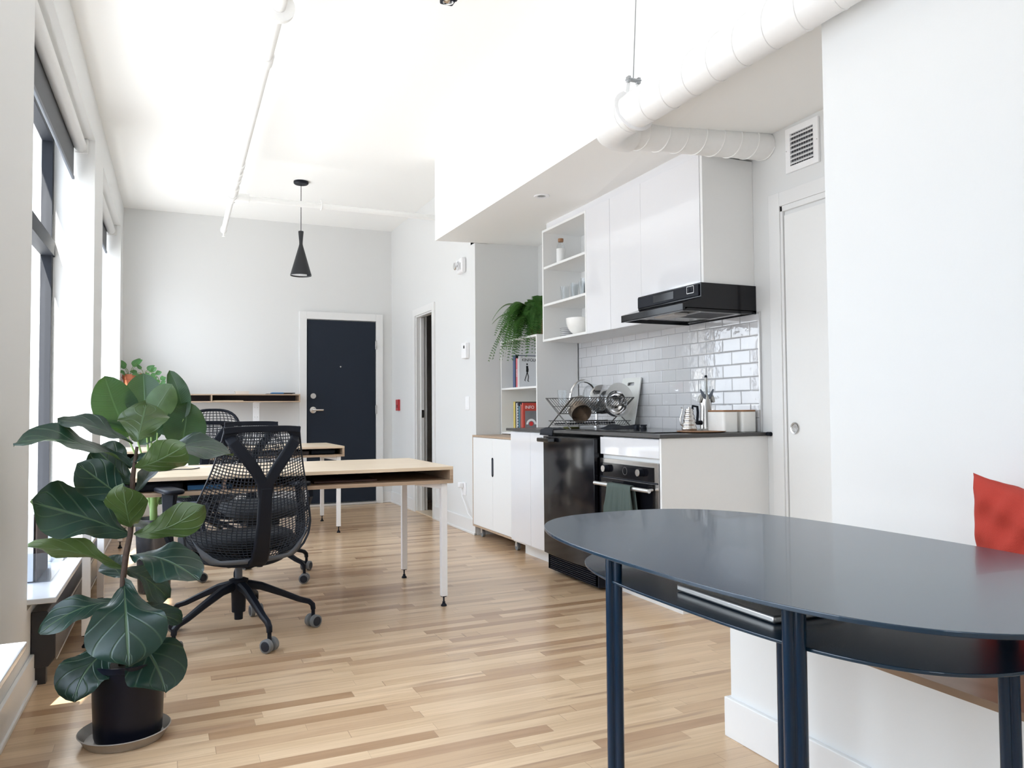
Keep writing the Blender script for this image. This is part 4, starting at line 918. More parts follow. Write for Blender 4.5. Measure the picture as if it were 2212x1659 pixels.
b = nb(); box(b, 2.352, 2.3925, 6.375, 6.425, 0.372, 0.42); obj('plug_body', b, WHITEM, t2, bev=0.008, smooth=True)
b = nb(); tube(b, [(2.372, 6.385, 0.372), (2.372, 6.36, 0.30), (2.37, 6.28, 0.24), (2.365, 6.20, 0.17), (2.38, 6.12, 0.13)], 0.003, 8); obj('cord', b, WHITEM, t2, smooth=True)
t = thing('fire_alarm_pull', 'small red fire alarm box by the navy door', 'alarm', (2.39, 8.46, 1.12))
RED = mat('alarm_red', (0.45, 0.02, 0.025), 0.4)
b = nb(); box(b, 2.375, XP-0.0005, 8.40, 8.50, 1.055, 1.18); obj('housing', b, RED, t, bev=0.003)
b = nb(); box(b, 2.371, 2.3755, 8.425, 8.475, 1.085, 1.12); obj('pull_bar', b, mat('dark_red', (0.2, 0.01, 0.01), 0.4), t)
for (x, y, lab) in ((2.276, 4.558, 'recessed round downlight in the ceiling drop nearer the fern'), (2.261, 3.505, 'recessed round downlight in the ceiling drop beside the duct elbow')):
    t = thing('recessed_light', lab, 'light', (x, y, 2.46), 'downlights in the kitchen ceiling drop'); zz = 2.478 if y > 4 else 2.4835
    b = nb(); lathe(b, [(0.0335, zz-0.001), (0.030, zz-0.008), (0.048, zz-0.010), (0.052, zz-0.006), (0.052, zz)], x, y, 32); obj('trim_ring', b, WHITEM, t, smooth=True)
    b = nb(); lathe(b, [(0.0, zz-0.003), (0.017, zz-0.006), (0.028, zz-0.0035), (0.030, zz-0.002)], x, y, 24); obj('bulb', b, mat('bulb_glass', (0.35, 0.35, 0.34), 0.15, metal=0.5), t, smooth=True)

# --------------------------------------------------------------- ducts
t = thing('ventilation_duct', 'round white spiral duct turning from the ceiling into the kitchen wall', 'duct', (1.93, 3.2, 2.4))
DW = mat('duct_white', (0.84, 0.84, 0.83), 0.4, bump=0.01, bscale=30)
R_ = 0.083
def duct(pts, name, sp=0.135, r=R_, rr=0.0030):
    b = nb(); tube(b, pts, r, 32); o = obj(name, b, DW, t, smooth=True)
    b = nb(); P = [Vector(p) for p in pts]; H = []; ph = 0.7
    for i in range(len(P)-1):
        d = P[i+1]-P[i]; L = d.length; d.normalize(); s, u = frame_of(d); n = max(2, int(L/sp*28))
        for k in range(n + (1 if i == len(P)-2 else 0)):
            a_ = ph+2*PI*(L*k/n)/sp; H.append(P[i]+d*(L*k/n)+(s*math.cos(a_)+u*math.sin(a_))*(r+0.0003))
        ph += 2*PI*L/sp
    tube(b, H, rr, 6)
    obj('spiral_seam', b, DW, o, smooth=True)
duct([(1.915, -3.0, 2.335), (1.925, 1.5, 2.385), (1.935, 2.98, 2.405)], 'main_run', 0.15)
b = nb(); tube(b, [(1.935, 2.96, 2.405), (1.938, 3.07, 2.408), (1.955, 3.14, 2.412), (1.99, 3.20, 2.42), (2.05, 3.24, 2.426), (2.12, 3.25, 2.432)], R_+0.004, 32); obj('elbow', b, DW, t, smooth=True)
duct([(2.10, 3.25, 2.431), (2.9995, 3.25, 2.487)], 'branch_run', 0.115, 0.074, 0.0045)
ZINC = mat('zinc_plated', (0.34, 0.35, 0.36), 0.4, metal=0.6)
t2 = thing('duct_hanger', 'thin steel wire hanger holding up the duct end', 'hanger', (1.93, 2.95, 2.4))
b = nb(); tube(b, [(1.935, 2.88, ZC), (1.935, 2.93, 2.56)], 0.0028, 8); obj('rod', b, ZINC, t2, smooth=True)
b = nb(); box(b, 1.90, 1.97, 2.915, 2.945, 2.545, 2.552); box(b, 1.902, 1.916, 2.918, 2.942, 2.535, 2.562); box(b, 1.954, 1.968, 2.918, 2.942, 2.535, 2.562); obj('bracket', b, ZINC, t2, bev=0.002)
b = nb(); pts = [(1.91, 2.93, 2.545)]+[(1.935+(R_+0.009)*math.cos(a), 2.93+0.03*math.sin(a), 2.408+(R_+0.009)*math.sin(a)) for a in [PI*0.55+2*PI*0.9*k/30 for k in range(31)]]+[(1.96, 2.93, 2.545)]
sweep(b, pts, 0.020, 0.0015, up=(0, 1, 0)); obj('strap', b, WHITEM, t2)
# --------------------------------------------------------------- sprinkler pipe
t = thing('sprinkler_pipe', 'white sprinkler pipe with couplings hung below the ceiling', 'pipe', (0.5, 5, 2.8))
PW_ = mat('pipe_white', (0.85, 0.85, 0.84), 0.4)
def px_(y): return 0.435+0.0145*(y-3.4)
b = nb(); tube(b, [(px_(-3.0), -3.0, 2.8), (px_(6.55), 6.55, 2.8)], 0.030, 24); obj('main_pipe', b, PW_, t, smooth=True)
b = nb(); tube(b, [(px_(6.6), 6.6, 2.8), (px_(7.85), 7.85, 2.8)], 0.023, 20); obj('end_pipe', b, PW_, t, smooth=True)
b = nb(); tube(b, [(0.56, 6.6, 2.8), (XP, 6.62, 2.8)], 0.0255, 20); obj('branch_pipe', b, PW_, t, smooth=True)
for (y, r, l) in ((3.93, 0.037, 0.05), (5.72, 0.037, 0.05), (5.92, 0.038, 0.05), (6.10, 0.038, 0.04), (6.38, 0.040, 0.09), (7.8, 0.030, 0.05)):
    b = nb(); tube(b, [(px_(y-l), y-l, 2.8), (px_(y-l*0.9), y-l*0.9, 2.8), (px_(y+l*0.9), y+l*0.9, 2.8), (px_(y+l), y+l, 2.8)], [r*0.8, r, r, r*0.8], 24); obj('coupling', b, PW_, t, smooth=True)
b = nb(); tube(b, [(px_(6.6), 6.52, 2.8), (px_(6.6), 6.68, 2.8)], 0.037, 24); tube(b, [(0.50, 6.6, 2.8), (0.61, 6.6, 2.8)], 0.036, 24); obj('tee_fitting', b, PW_, t, smooth=True)
b = nb(); tube(b, [(px_(3.40), 3.385, 2.8), (px_(3.42), 3.41, 2.8)], 0.068, 32); obj('flange', b, PW_, t, smooth=True)
b = nb(); tube(b, [(px_(3.4)-0.06, 3.40, 2.82), (px_(3.4)-0.15, 3.38, 2.86)], 0.006, 8); tube(b, [(px_(3.2), 3.20, 2.80), (px_(3.2), 3.20, ZC)], 0.006, 8); obj('hanger_rod', b, PW_, t, smooth=True)
for y in (2.6, 3.2):
    b = nb(); tube(b, [(px_(y)+0.036*math.cos(a), y, 2.8+0.036*math.sin(a)) for a in [2*PI*k/24 for k in range(24)]], 0.004, 6, closed=True); tube(b, [(px_(y), y, 2.836), (px_(y), y, ZC)], 0.005, 8); obj('pipe_ring', b, PW_, t, smooth=True)
b = nb(); tube(b, [(1.2, 6.61+0.031*math.cos(a), 2.8+0.031*math.sin(a)) for a in [2*PI*k/24 for k in range(24)]], 0.005, 6, closed=True); tube(b, [(1.2, 6.61, 2.831), (1.2, 6.61, 2.86)], 0.006, 8); obj('pipe_ring', b, PW_, t, smooth=True)
b = nb(); tube(b, [(px_(7.83), 7.83, 2.80), (px_(7.83), 7.83, 2.74)], 0.008, 8); lathe(b, [(0.0, 2.735), (0.016, 2.736), (0.016, 2.739), (0.0, 2.74)], px_(7.83), 7.83, 16); obj('sprinkler_head', b, PW_, t, smooth=True)
# --------------------------------------------------------------- pendant and spot
t = thing('pendant_lamp', 'black hourglass pendant lamp hanging in front of the navy door', 'lamp', (1.115, 7.14, ZC))
b = nb(); lathe(b, [(0.066, ZC-0.0005), (0.066, ZC-0.018), (0.058, ZC-0.026), (0.0, ZC-0.028)], 1.115, 7.14, 32); obj('canopy', b, BLACKP, t, smooth=True)
b = nb(); tube(b, [(1.115, 7.14, ZC-0.02), (1.115, 7.14, 2.69)], 0.003, 8); obj('cord', b, BLACKP, t, smooth=True)
b = nb(); lathe(b, [(0.0, 2.695), (0.023, 2.693), (0.024, 2.685), (0.016, 2.60), (0.0155, 2.575), (0.020, 2.555), (0.094, 2.292), (0.094, 2.286), (0.090, 2.290), (0.017, 2.55), (0.0, 2.56)], 1.115, 7.14, 40); obj('shade', b, mat('matte_black_metal', (0.012, 0.013, 0.016), 0.45), t, smooth=True)
b = nb(); lathe(b, [(0.0885, 2.2925), (0.017, 2.545), (0.0, 2.55)], 1.115, 7.14, 40); obj('shade_lining', b, CHROME, t, smooth=True)
t = thing('spotlight', 'small black ceiling spotlight with glass lens', 'light', (1.27, 3.58, ZC))
sc_ = at(968, -6, 3.5)
b = nb(); box(b, sc_.x-0.034, sc_.x+0.034, sc_.y-0.034, sc_.y+0.034, sc_.z-0.026, sc_.z+0.045); obj('housing', b, BLACKP, t, bev=0.008, smooth=True)
b = nb(); tube(b, [(sc_.x, sc_.y, sc_.z+0.04), (sc_.x, sc_.y, ZC)], 0.012, 12); obj('stem', b, BLACKP, t, smooth=True)
b = nb(); lathe(b, [(0.0, sc_.z-0.032), (0.018, sc_.z-0.030), (0.026, sc_.z-0.0262), (0.027, sc_.z-0.0255)], sc_.x, sc_.y, 24); obj('lens', b, CHROME, t, smooth=True)
b = nb(); box(b, sc_.x-0.046, sc_.x-0.035, sc_.y-0.01, sc_.y+0.01, sc_.z-0.01, sc_.z+0.05); box(b, sc_.x+0.035, sc_.x+0.046, sc_.y-0.01, sc_.y+0.01, sc_.z-0.01, sc_.z+0.05); obj('yoke', b, BLACKP, t, bev=0.002)

# ================================================================ DESKS
def make_desk(label, loc):
    t = thing('desk', label, 'desk', (0, 0, 0), 'pale plywood box desks on white steel legs')
    L, D, T, B0 = 1.785, 0.845, 0.75, 0.66; th = 0.018
    b = nb(); box(b, 0, L, 0, D, T-th, T); obj('desktop', b, PLY, t, bev=0.001)
    b = nb(); box(b, 0, L, 0, D, B0, B0+th); obj('bottom_board', b, PLYE, t, bev=0.001)
    for x in (0, L-th):
        b = nb(); box(b, x, x+th, 0, D, B0+th, T-th); obj('side_board', b, PLYE, t, bev=0.001)
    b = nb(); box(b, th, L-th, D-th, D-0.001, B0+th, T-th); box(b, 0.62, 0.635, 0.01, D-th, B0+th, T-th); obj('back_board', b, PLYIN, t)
    for x in (0.045, L-0.045):
        for y in (0.035, D-0.035):
            sx_ = 1 if x < 1 else -1
            b = nb(); box(b, x-0.0165, x+0.0165, y-0.0165, y+0.0165, 0.055, B0-0.0005); 
            prism(b, [(x, B0-0.0005), (x+sx_*0.16, B0-0.0005), (x+sx_*0.16, B0-0.006), (x+sx_*0.03, B0-0.03), (x, B0-0.03)], 1, y-0.003, y+0.003)
            leg = obj('leg', b, WHITEM, t, bev=0.001)
            b = nb(); tube(b, [(x, y, 0.055), (x, y, 0.02)], 0.0045, 10); lathe(b, [(0.0165, 0.055), (0.0165, 0.051), (0.0, 0.051)], x, y, 12); lathe(b, [(0.0, 0.0), (0.016, 0.0), (0.016, 0.006), (0.008, 0.016), (0.008, 0.024), (0.0, 0.024)], x, y, 16); obj('levelling_foot', b, BLACKP, leg, smooth=True)
    t.location = loc; return t
dk = make_desk('front pale plywood desk tucked against the nearest mesh chair', (-0.365, 3.955, 0))
dk2 = dup(dk, (-0.36, 6.735, 0), 0, 'back pale plywood desk in front of the navy door')
dk.rotation_euler = (0, 0, math.radians(-0.4))
# things on and in the desks
DARK = mat('dark_leather', (0.035, 0.022, 0.022), 0.5)
b = nb(); box(b, 0.70, 1.03, 4.05, 4.27, 0.679, 0.690); tag(obj('notebook', b, mat('brown_cover', (0.10, 0.055, 0.045), 0.6), bev=0.002), 'dark brown notebook inside the front desk', 'notebook')
b = nb()
for k in range(7): tube(b, [(0.82+0.05*k, 4.02+0.01*(k % 3), 0.726), (0.90+0.03*k, 4.10, 0.7185+0.003*(k % 2)), (1.10, 4.06+0.02*k, 0.727)], 0.0035, 6)
tag(obj('cable_bundle', b, BLACKP, smooth=True), 'black cables bundled under the top of the front desk', 'cables')
b = nb(); box(b, 0.10, 0.30, 4.03, 4.2, 0.679, 0.700); tag(obj('magazine', b, mat('blue_red_print', (0.05, 0.20, 0.45), 0.4, var=0.5, bscale=12), bev=0.001), 'blue patterned magazine in the front desk behind the chair mesh', 'magazine')
b = nb(); box(b, -0.30, 0.08, 4.02, 4.30, 0.679, 0.722); tag(obj('laptop_case', b, BLACKP, bev=0.01, smooth=True), 'black case at the window end of the front desk', 'case')
b = nb(); box(b, 0.62, 1.13, 6.78, 7.05, 0.679, 0.712); tag(obj('folder_box', b, DARK, bev=0.004), 'long dark brown box inside the back desk', 'box')
b = nb(); box(b, 1.15, 1.36, 6.80, 7.05, 0.679, 0.722); tag(obj('bag', b, BLACKP, bev=0.012, smooth=True), 'black bag beside the box inside the back desk', 'bag')
def cable(name, pts, r, m, lab):
    P = [Vector(p) for p in pts]; Q = []
    for i in range(len(P)-1):
        p0, p1, p2, p3 = P[max(i-1, 0)], P[i], P[i+1], P[min(i+2, len(P)-1)]
        for k in range(6):
            t = k/6; Q.append(0.5*((2*p1)+(p2-p0)*t+(2*p0-5*p1+4*p2-p3)*t*t+(3*p1-p0-3*p2+p3)*t**3))
    Q.append(P[-1]); b = nb(); tube(b, Q, r, 6); return tag(obj(name, b, m, smooth=True), lab, 'cable')
cable('charging_cable', [(-0.06, 4.70, 0.753), (0.05, 4.60, 0.753), (0.12, 4.66, 0.753), (0.22, 4.56, 0.753), (0.36, 4.62, 0.753)], 0.0028, WHITEM, 'white charging cable snaking over the front desk')
cable('power_cable', [(-0.10, 4.32, 0.753), (0.0, 4.36, 0.753), (0.05, 4.44, 0.753), (0.13, 4.42, 0.753), (0.17, 4.50, 0.753)], 0.0026, BLACKP, 'thin dark cable lying on the front desk')
b = nb(); box(b, -0.03, 0.03, 4.72, 4.77, 0.7505, 0.772); tag(obj('wallet', b, mat('brown_leather', (0.22, 0.08, 0.04), 0.6), bev=0.004), 'small brown leather case on the front desk', 'case')
b = nb(); box(b, 0.07, 0.12, 4.70, 4.74, 0.7505, 0.765); tag(obj('charger', b, WHITEM, bev=0.004), 'small white charger next to the brown case', 'charger')
# console under the end wall
t = thing('console_table', 'long low-profile plywood console on white brackets against end wall', 'console', (0.5, 8.6, 1.2))
x0, x1, y0, y1, z0, z1 = -0.385, 1.315, 8.45, 8.722, 1.155, 1.240
b = nb(); box(b, x0, x1, y0, y1, z1-0.012, z1); obj('top_board', b, PLYE, t); b = nb(); box(b, x0, x1, y0, y1, z0, z0+0.012); obj('bottom_board', b, PLYE, t)
for x in (x0, 0.425, x1-0.012):
    b = nb(); box(b, x, x+0.012, y0, y1, z0+0.012, z1-0.012); obj('divider', b, PLYE, t)
b = nb(); box(b, x0+0.012, x1-0.012, y1-0.01, y1-0.001, z0+0.012, z1-0.012); obj('back_board', b, mat('dark_brown_back', (0.06, 0.04, 0.04), 0.6), t)
for x in (-0.3, 0.845):
    b = nb(); box(b, x, x+0.065, y0+0.12, y0+0.125, 0.0, z0); box(b, x, x+0.065, y0+0.02, y0+0.125, z0-0.005, z0); box(b, x, x+0.065, y0+0.02, y0+0.125, 0.0, 0.005); lg = obj('leg_plate', b, WHITEM, t, bev=0.001)
    b = nb()
    for z in (0.9, 1.0, 1.10):
        for q in (0.018, 0.047): lathe(b, [(0.0, y0+0.1185), (0.003, y0+0.119), (0.003, y0+0.12)], x+q, z, 10, 'y')
    obj('screws', b, STEEL, lg)
b = nb(); box(b, 0.665, 0.795, 8.48, 8.60, 1.2405, 1.262); box(b, 0.66, 0.80, 8.475, 8.605, 1.262, 1.270)
tag(obj('card_box', b, mat('cream_card', (0.72, 0.66, 0.60), 0.6), bev=0.001), 'small flat cream box on the console', 'box')
b = nb(); box(b, 0.98, 1.24, 8.50, 8.66, 1.2405, 1.246); tag(obj('notepad', b, INK), 'flat black pad on the console near the door', 'notepad')
b = nb(); box(b, 1.03, 1.15, 8.50, 8.64, 1.2465, 1.258); tag(obj('notebook', b, mat('bright_blue', (0.03, 0.18, 0.42), 0.4)), 'blue notebook on the console near the door', 'notebook')
b = nb(); box(b, 1.155, 1.27, 8.50, 8.64, 1.2465, 1.256); tag(obj('wallet', b, INK, bev=0.002), 'black wallet beside the blue notebook on the console', 'wallet')
b = nb(); box(b, 0.445, 0.74, 8.47, 8.62, 1.1675, 1.174); tag(obj('envelope', b, mat('manila', (0.70, 0.55, 0.36), 0.7)), 'manila envelope lying in the console slot', 'envelope')

# ================================================================ CHAIRS
def superell(r, a, n=4.0): return r
def chair_base(t, hz=0.0):
    b = nb(); lathe(b, [(0.0, 0.075), (0.019, 0.076), (0.020, 0.11), (0.031, 0.112), (0.034, 0.20), (0.044, 0.215), (0.044, 0.262), (0.030, 0.268), (0.0, 0.268)], 0, 0, 28); obj('hub', b, BLACKP, t, smooth=True)
    b = nb(); tube(b, [(0, 0, 0.262), (0, 0, 0.36)], 0.0165, 20); obj('gas_column', b, RIMG, t, smooth=True)
    for k in range(5):
        a = math.radians(-87+72*k); c, s = math.cos(a), math.sin(a)
        b = nb(); P = [(0.025, 0.238, 0.046, 0.042), (0.10, 0.222, 0.040, 0.034), (0.20, 0.178, 0.033, 0.028), (0.28, 0.140, 0.028, 0.025), (0.325, 0.125, 0.026, 0.024), (0.342, 0.108, 0.024, 0.024), (0.345, 0.085, 0.022, 0.022)]
        sweep(b, [(r*c, r*s, z) for r, z, w, h in P], [w for r, z, w, h in P], [h for r, z, w, h in P], up=(0, 0, 1) if 1 else None)
        leg = obj('leg', b, BLACKP, t, smooth=True)
        cx, cy = 0.345*c, 0.345*s; fa = a+PI/2+0.5; fx_, fy_ = math.cos(fa), math.sin(fa)
        for sg in (-1, 1):
            o_ = Vector((cx+fx_*0.020*sg-fy_*0.0, cy+fy_*0.020*sg, 0.0305)); ax = Vector((fx_, fy_, 0))
            b = nb(); tube(b, [o_-ax*0.011, o_-ax*0.009, o_+ax*0.009, o_+ax*0.011], [0.027, 0.030, 0.030, 0.027], 22); obj('caster_wheel', b, TREAD, leg, smooth=True)
            b = nb(); q = o_+ax*0.0113*sg; tube(b, [q-ax*0.0018*sg, q+ax*0.0018*sg], [0.0245, 0.020], 22); obj('wheel_cap', b, MESHM, leg, smooth=True)
        b = nb(); tube(b, [(cx, cy, 0.03), (cx, cy, 0.088)], 0.009, 10); tube(b, [Vector((cx, cy, 0.0305))-Vector((fx_, fy_, 0))*0.02, Vector((cx, cy, 0.0305))+Vector((fx_, fy_, 0))*0.02], 0.008, 10); obj('caster_stem', b, BLACKP, leg, smooth=True)
def seat_parts(t):
    b = nb(); NR = 40
    rings = []
    for (sc, z) in ((0.90, 0.425), (1.0, 0.440), (1.0, 0.462), (0.965, 0.480), (0.80, 0.489), (0.4, 0.486)):
        rg = []
        for k in range(NR):
            a = 2*PI*k/NR; c, s = math.cos(a), math.sin(a); q = (abs(c)**3.2+abs(s)**3.2)**(-1/3.2)
            x, y = 0.245*sc*c*q, 0.235*sc*s*q+0.03; rg.append(b.verts.new((x, y, z-max(0, y-0.14)*0.25)))
        rings.append(rg)
    for i in range(len(rings)-1):
        for k in range(NR): b.faces.new((rings[i][k], rings[i][(k+1) % NR], rings[i+1][(k+1) % NR], rings[i+1][k]))
    b.faces.new(rings[0][::-1]); b.faces.new(rings[-1]); obj('seat', b, SEATF, t, smooth='all')
    b = nb(); box(b, -0.10, 0.10, -0.14, 0.12, 0.345, 0.405); box(b, -0.19, 0.19, -0.16, 0.20, 0.405, 0.424); obj('tilt_mechanism', b, BLACKP, t, bev=0.012, smooth=True)
    b = nb(); tube(b, [(0.09, 0.03, 0.37), (0.22, 0.05, 0.375)], 0.006, 8); sweep(b, [(0.20, 0.05, 0.375), (0.25, 0.055, 0.374)], 0.025, 0.008); obj('height_lever', b, BLACKP, t)
def arms_parts(t, zp=0.70):
    for sg in (-1, 1):
        b = nb(); sweep(b, [(sg*0.14, 0.0, 0.405), (sg*0.25, 0.0, 0.405), (sg*0.300, 0.0, 0.43), (sg*0.312, 0.01, 0.50), (sg*0.312, 0.015, 0.60), (sg*0.305, 0.02, zp-0.015)], [0.05, 0.05, 0.050, 0.046, 0.050, 0.075], [0.022, 0.022, 0.026, 0.026, 0.024, 0.03], up=(0, 0, 1)); 
        ar = obj('armrest', b, BLACKP, t, smooth=True)
        b = nb(); prism(b, [(x*1.0, y) for x, y in rrect(0.088, 0.245, 0.038, sg*0.300, 0.055, 6)], 2, zp-0.015, zp+0.006); obj('arm_pad', b, BLACKP, ar, bev=0.008, smooth=True, seg=3)
HW = [(0.375, 0.150), (0.39, 0.205), (0.42, 0.250), (0.47, 0.285), (0.53, 0.292), (0.60, 0.272), (0.70, 0.238), (0.80, 0.206), (0.90, 0.182), (0.985, 0.166)]
def hw(z):
    for (a, p), (c, q) in zip(HW, HW[1:]):
        if z <= c: f = (z-a)/(c-a); f = f*f*(3-2*f) if 0 else f; return p+(q-p)*f
    return HW[-1][1]
def backp(x, z):
    yc = -0.235-0.035*math.sin(min(1, (z-0.375)/0.25)*PI/2)-0.055*max(0, (z-0.6)/0.385)
    k = 1.35 if z < 0.55 else 1.35-0.9*(z-0.55)/0.435
    return Vector((x, yc+k*x*x, z))
def make_sayl():
    t = thing('office_chair', '', 'chair', (0, 0, 0), 'black mesh-back office chairs')
    chair_base(t); seat_parts(t); arms_parts(t)
    # suspension lattice, woven closer towards the shoulders
    NX, NZ = 29, 44; b = nb(); g = []
    for i in range(NZ+1):
        v = i/NZ; zb = 0.385+0.585*(v**0.93); row = []
        for j in range(NX+1):
            u = j/NX*2-1
            sagz = -0.055*(1-u*u)*math.sin(min(1, v*1.0)*PI)*0.9 + 0.030*u*u*(1-v)**2
            z = zb+sagz
            x = u*hw(zb)*0.985; bow = 0.010*math.sin(u*PI)*math.sin(v*PI)
            p = backp(x+bow, z); row.append(b.verts.new(p))
        g.append(row)
    for i in range(NZ):
        for j in range(NX): b.faces.new((g[i][j], g[i][j+1], g[i+1][j+1], g[i+1][j]))
    o = obj('back_mesh', b, MESHM, t); m = o.modifiers.new('lattice', 'WIREFRAME'); m.thickness = 0.0062; m.use_even_offset = False; m.use_boundary = True
    b = nb(); edge = [(-hw(z), z) for z in [0.985-0.6*k/30 for k in range(31)]]
    low = [(x, 0.385-0.012*(1-(x/0.19)**2)) for x in [-0.19+0.38*k/16 for k in range(17)]]
    R = [(-x, z) for x, z in edge[::-1]]
    sweep(b, [backp(x, z) for x, z in edge], [0.006 if z > 0.6 else 0.010 for x, z in edge], 0.008, up=(0, 1, 0)); sweep(b, [backp(x, z) for x, z in R], [0.006 if z > 0.6 else 0.010 for x, z in R], 0.008, up=(0, 1, 0))
    obj('edge_frame', b, MESHM, t)
    # solid grey skirt round the bottom of the mesh
    b = nb(); rows = []
    for k in range(41):
        u = k/40*2-1; e_ = abs(u); zt = 0.398+0.15*max(0, e_-0.72)/0.28*1.0; zb = 0.376+0.02*e_**3+0.10*max(0, e_-0.8)/0.2
        xt = hw(zt)*u if e_ > 0.72 else 0.985*hw(0.40)*u; xb = min(abs(u)*0.26, hw(zb))*(1 if u > 0 else -1)
        rows.append((b.verts.new(backp(xb, zb)+Vector((0, -0.003, 0))), b.verts.new(backp(xt, zt)+Vector((0, -0.003, 0)))))
    for k in range(40): b.faces.new((rows[k][0], rows[k+1][0], rows[k+1][1], rows[k][1]))
    o = obj('back_skirt', b, RIMG, t, smooth='all'); m = o.modifiers.new('thick', 'SOLIDIFY'); m.thickness = 0.006
    b = nb(); P = [backp(0.172*(k/14*2-1), 0.975-0.006*abs(k/14*2-1)**4) for k in range(15)]
    sweep(b, P, 0.012, 0.030, up=(0, 0, 1)); 
    for s in (-1, 1):
        v = [backp(s*0.172, 0.985), backp(s*0.172, 0.90), backp(s*0.162, 0.90), backp(s*0.115, 0.955), backp(s*0.10, 0.972)]
        A = [b.verts.new(p+Vector((0, -0.004, 0))) for p in v]; D = [b.verts.new(p+Vector((0, 0.006, 0))) for p in v]
        b.faces.new(A); b.faces.new(D[::-1])
        for k in range(5): b.faces.new((A[k], A[(k+1) % 5], D[(k+1) % 5], D[k]))
    obj('top_rail', b, BLACKP, t, bev=0.002)
    # Y shaped tower
    b = nb()
    for s in (-1, 1):
        P = [(s*0.150, -0.300, 0.940), (s*0.138, -0.330, 0.918), (s*0.088, -0.342, 0.852), (s*0.044, -0.345, 0.792), (s*0.014, -0.342, 0.738), (s*0.006, -0.336, 0.64)]
        sweep(b, P, [0.040, 0.050, 0.050, 0.050, 0.048, 0.040], [0.016, 0.022, 0.024, 0.024, 0.024, 0.024], up=(0, 1, 0))
    sweep(b, [(0, -0.343, 0.715), (0, -0.338, 0.66), (0, -0.325, 0.56), (0, -0.300, 0.46), (0, -0.272, 0.395), (0, -0.235, 0.372), (0, -0.12, 0.372)], [0.054, 0.060, 0.064, 0.070, 0.078, 0.085, 0.09], [0.024, 0.025, 0.026, 0.026, 0.026, 0.026, 0.03], up=(0, 1, 0.0))
    obj('back_tower', b, BLACKP, t, bev=0.004, smooth=True)
    b = nb(); P = []
    for k in range(21):
        u = k/20*2-1; P.append((0.265*u, -0.235+0.225*u*u*1.0+0.03*u**4, 0.372+0.02*u*u+0.018*u**4))
    sweep(b, P, 0.020, 0.030, up=(0, 0, 1)); obj('seat_bow', b, BLACKP, t, smooth=True)
    return t
ch = make_sayl()
ch.location = (0.322, 3.885, 0); ch.rotation_euler = (0, 0, math.radians(14)); ch['label'] = 'nearest black mesh office chair, its Y-shaped back towards the viewer'
dup(ch, (0.55, 5.13, 0), math.radians(184), 'black mesh office chair facing the viewer behind the front desk')
dup(ch, (0.245, 6.40, 0), math.radians(3), 'black mesh office chair seen from behind, partly hidden by banana leaves')
t = thing('office_chair', 'black office chair with curved rounded top behind the back desk', 'chair', (0, 0, 0))
chair_base(t); seat_parts(t)
b = nb(); pts = []
for k in range(48):
    a = 2*PI*k/48; c, s = math.cos(a), math.sin(a); q = (abs(c)**3+abs(s)**3)**(-1/3); x, z = 0.25*c*q, 0.80+0.275*s*q; pts.append((x*(1-0.10*(z-0.8)), -0.27-0.06*(z-0.55)+0.9*x*x, z))
tube(b, pts, 0.014, 10, closed=True); obj('back_frame', b, BLACKP, t, smooth=True)
b = nb(); g = []
for i in range(21):
    row = []
    for j in range(15):
        u, v = j/14*2-1, i/20*2-1; f = (1-abs(v)**6*0.25); x, z = 0.245*u*(1-0.25*abs(v)**5), 0.80+0.268*v*(1-0.15*abs(u)**5); row.append(b.verts.new((x, -0.27-0.06*(z-0.55)+0.9*x*x, z)))
    g.append(row)
for i in range(20):
    for j in range(14): b.faces.new((g[i][j], g[i][j+1], g[i+1][j+1], g[i+1][j]))
o = obj('back_mesh', b, MESHM, t); md = o.modifiers.new('lattice', 'WIREFRAME'); md.thickness = 0.010; md.use_even_offset = False
b = nb(); sweep(b, [(0, -0.33, 0.78), (0, -0.33, 0.60), (0, -0.29, 0.44), (0, -0.2, 0.385), (0, -0.1, 0.38)], 0.06, 0.025, up=(0, 1, 0)); obj('back_spine', b, BLACKP, t)
t.location = (0.44, 7.84, 0); t.rotation_euler = (0, 0, math.radians(182))

# ================================================================ OVAL TABLE
t = thing('oval_table', 'dark blue oval steel table with double-tube legs and lower shelf', 'table', (1.213, 1.296, 0))
def supere(a, c, n, N, cx=1.213, cy=1.296, rot=0.0135):
    P = []
    for k in range(N):
        q = 2*PI*k/N; co, si = math.cos(q), math.sin(q); x = a*math.copysign(abs(co)**(2/n), co); y = c*math.copysign(abs(si)**(2/n), si)
        P.append((cx+x*math.cos(rot)-y*math.sin(rot), cy+x*math.sin(rot)+y*math.cos(rot)))
    return P
b = nb(); prism(b, supere(0.384, 0.666, 2.85, 120), 2, 0.742, 0.750); obj('tabletop', b, BLUET, t, bev=0.0015)
b = nb(); prism(b, supere(0.30, 0.56, 3.0, 96, cx=1.225), 2, 0.655, 0.661); obj('lower_shelf', b, BLUET, t, bev=0.0015)
TL = [(0.928, 1.532), (0.926, 0.975), (1.483, 1.590), (1.472, 0.984)]
for x, y in TL:
    b = nb()
    tube(b, [(x+0.003, y-0.000, 0.0), (x+0.003, y, 0.7415)], 0.0108, 16); tube(b, [(x+0.0165, y-0.010, 0.0), (x+0.0165, y-0.010, 0.7415)], 0.0108, 16); tube(b, [(x+0.009, y-0.005, 0.0), (x+0.009, y-0.005, 0.7415)], 0.008, 12)
    obj('leg', b, BLUE, t, smooth=True)
b = nb(); box(b, 1.00, 1.24, 1.085, 1.375, 0.6615, 0.676)
tag(obj('laptop', b, ALUM, bev=0.004, smooth=True), 'closed silver laptop on the lower shelf of the blue table', 'laptop')
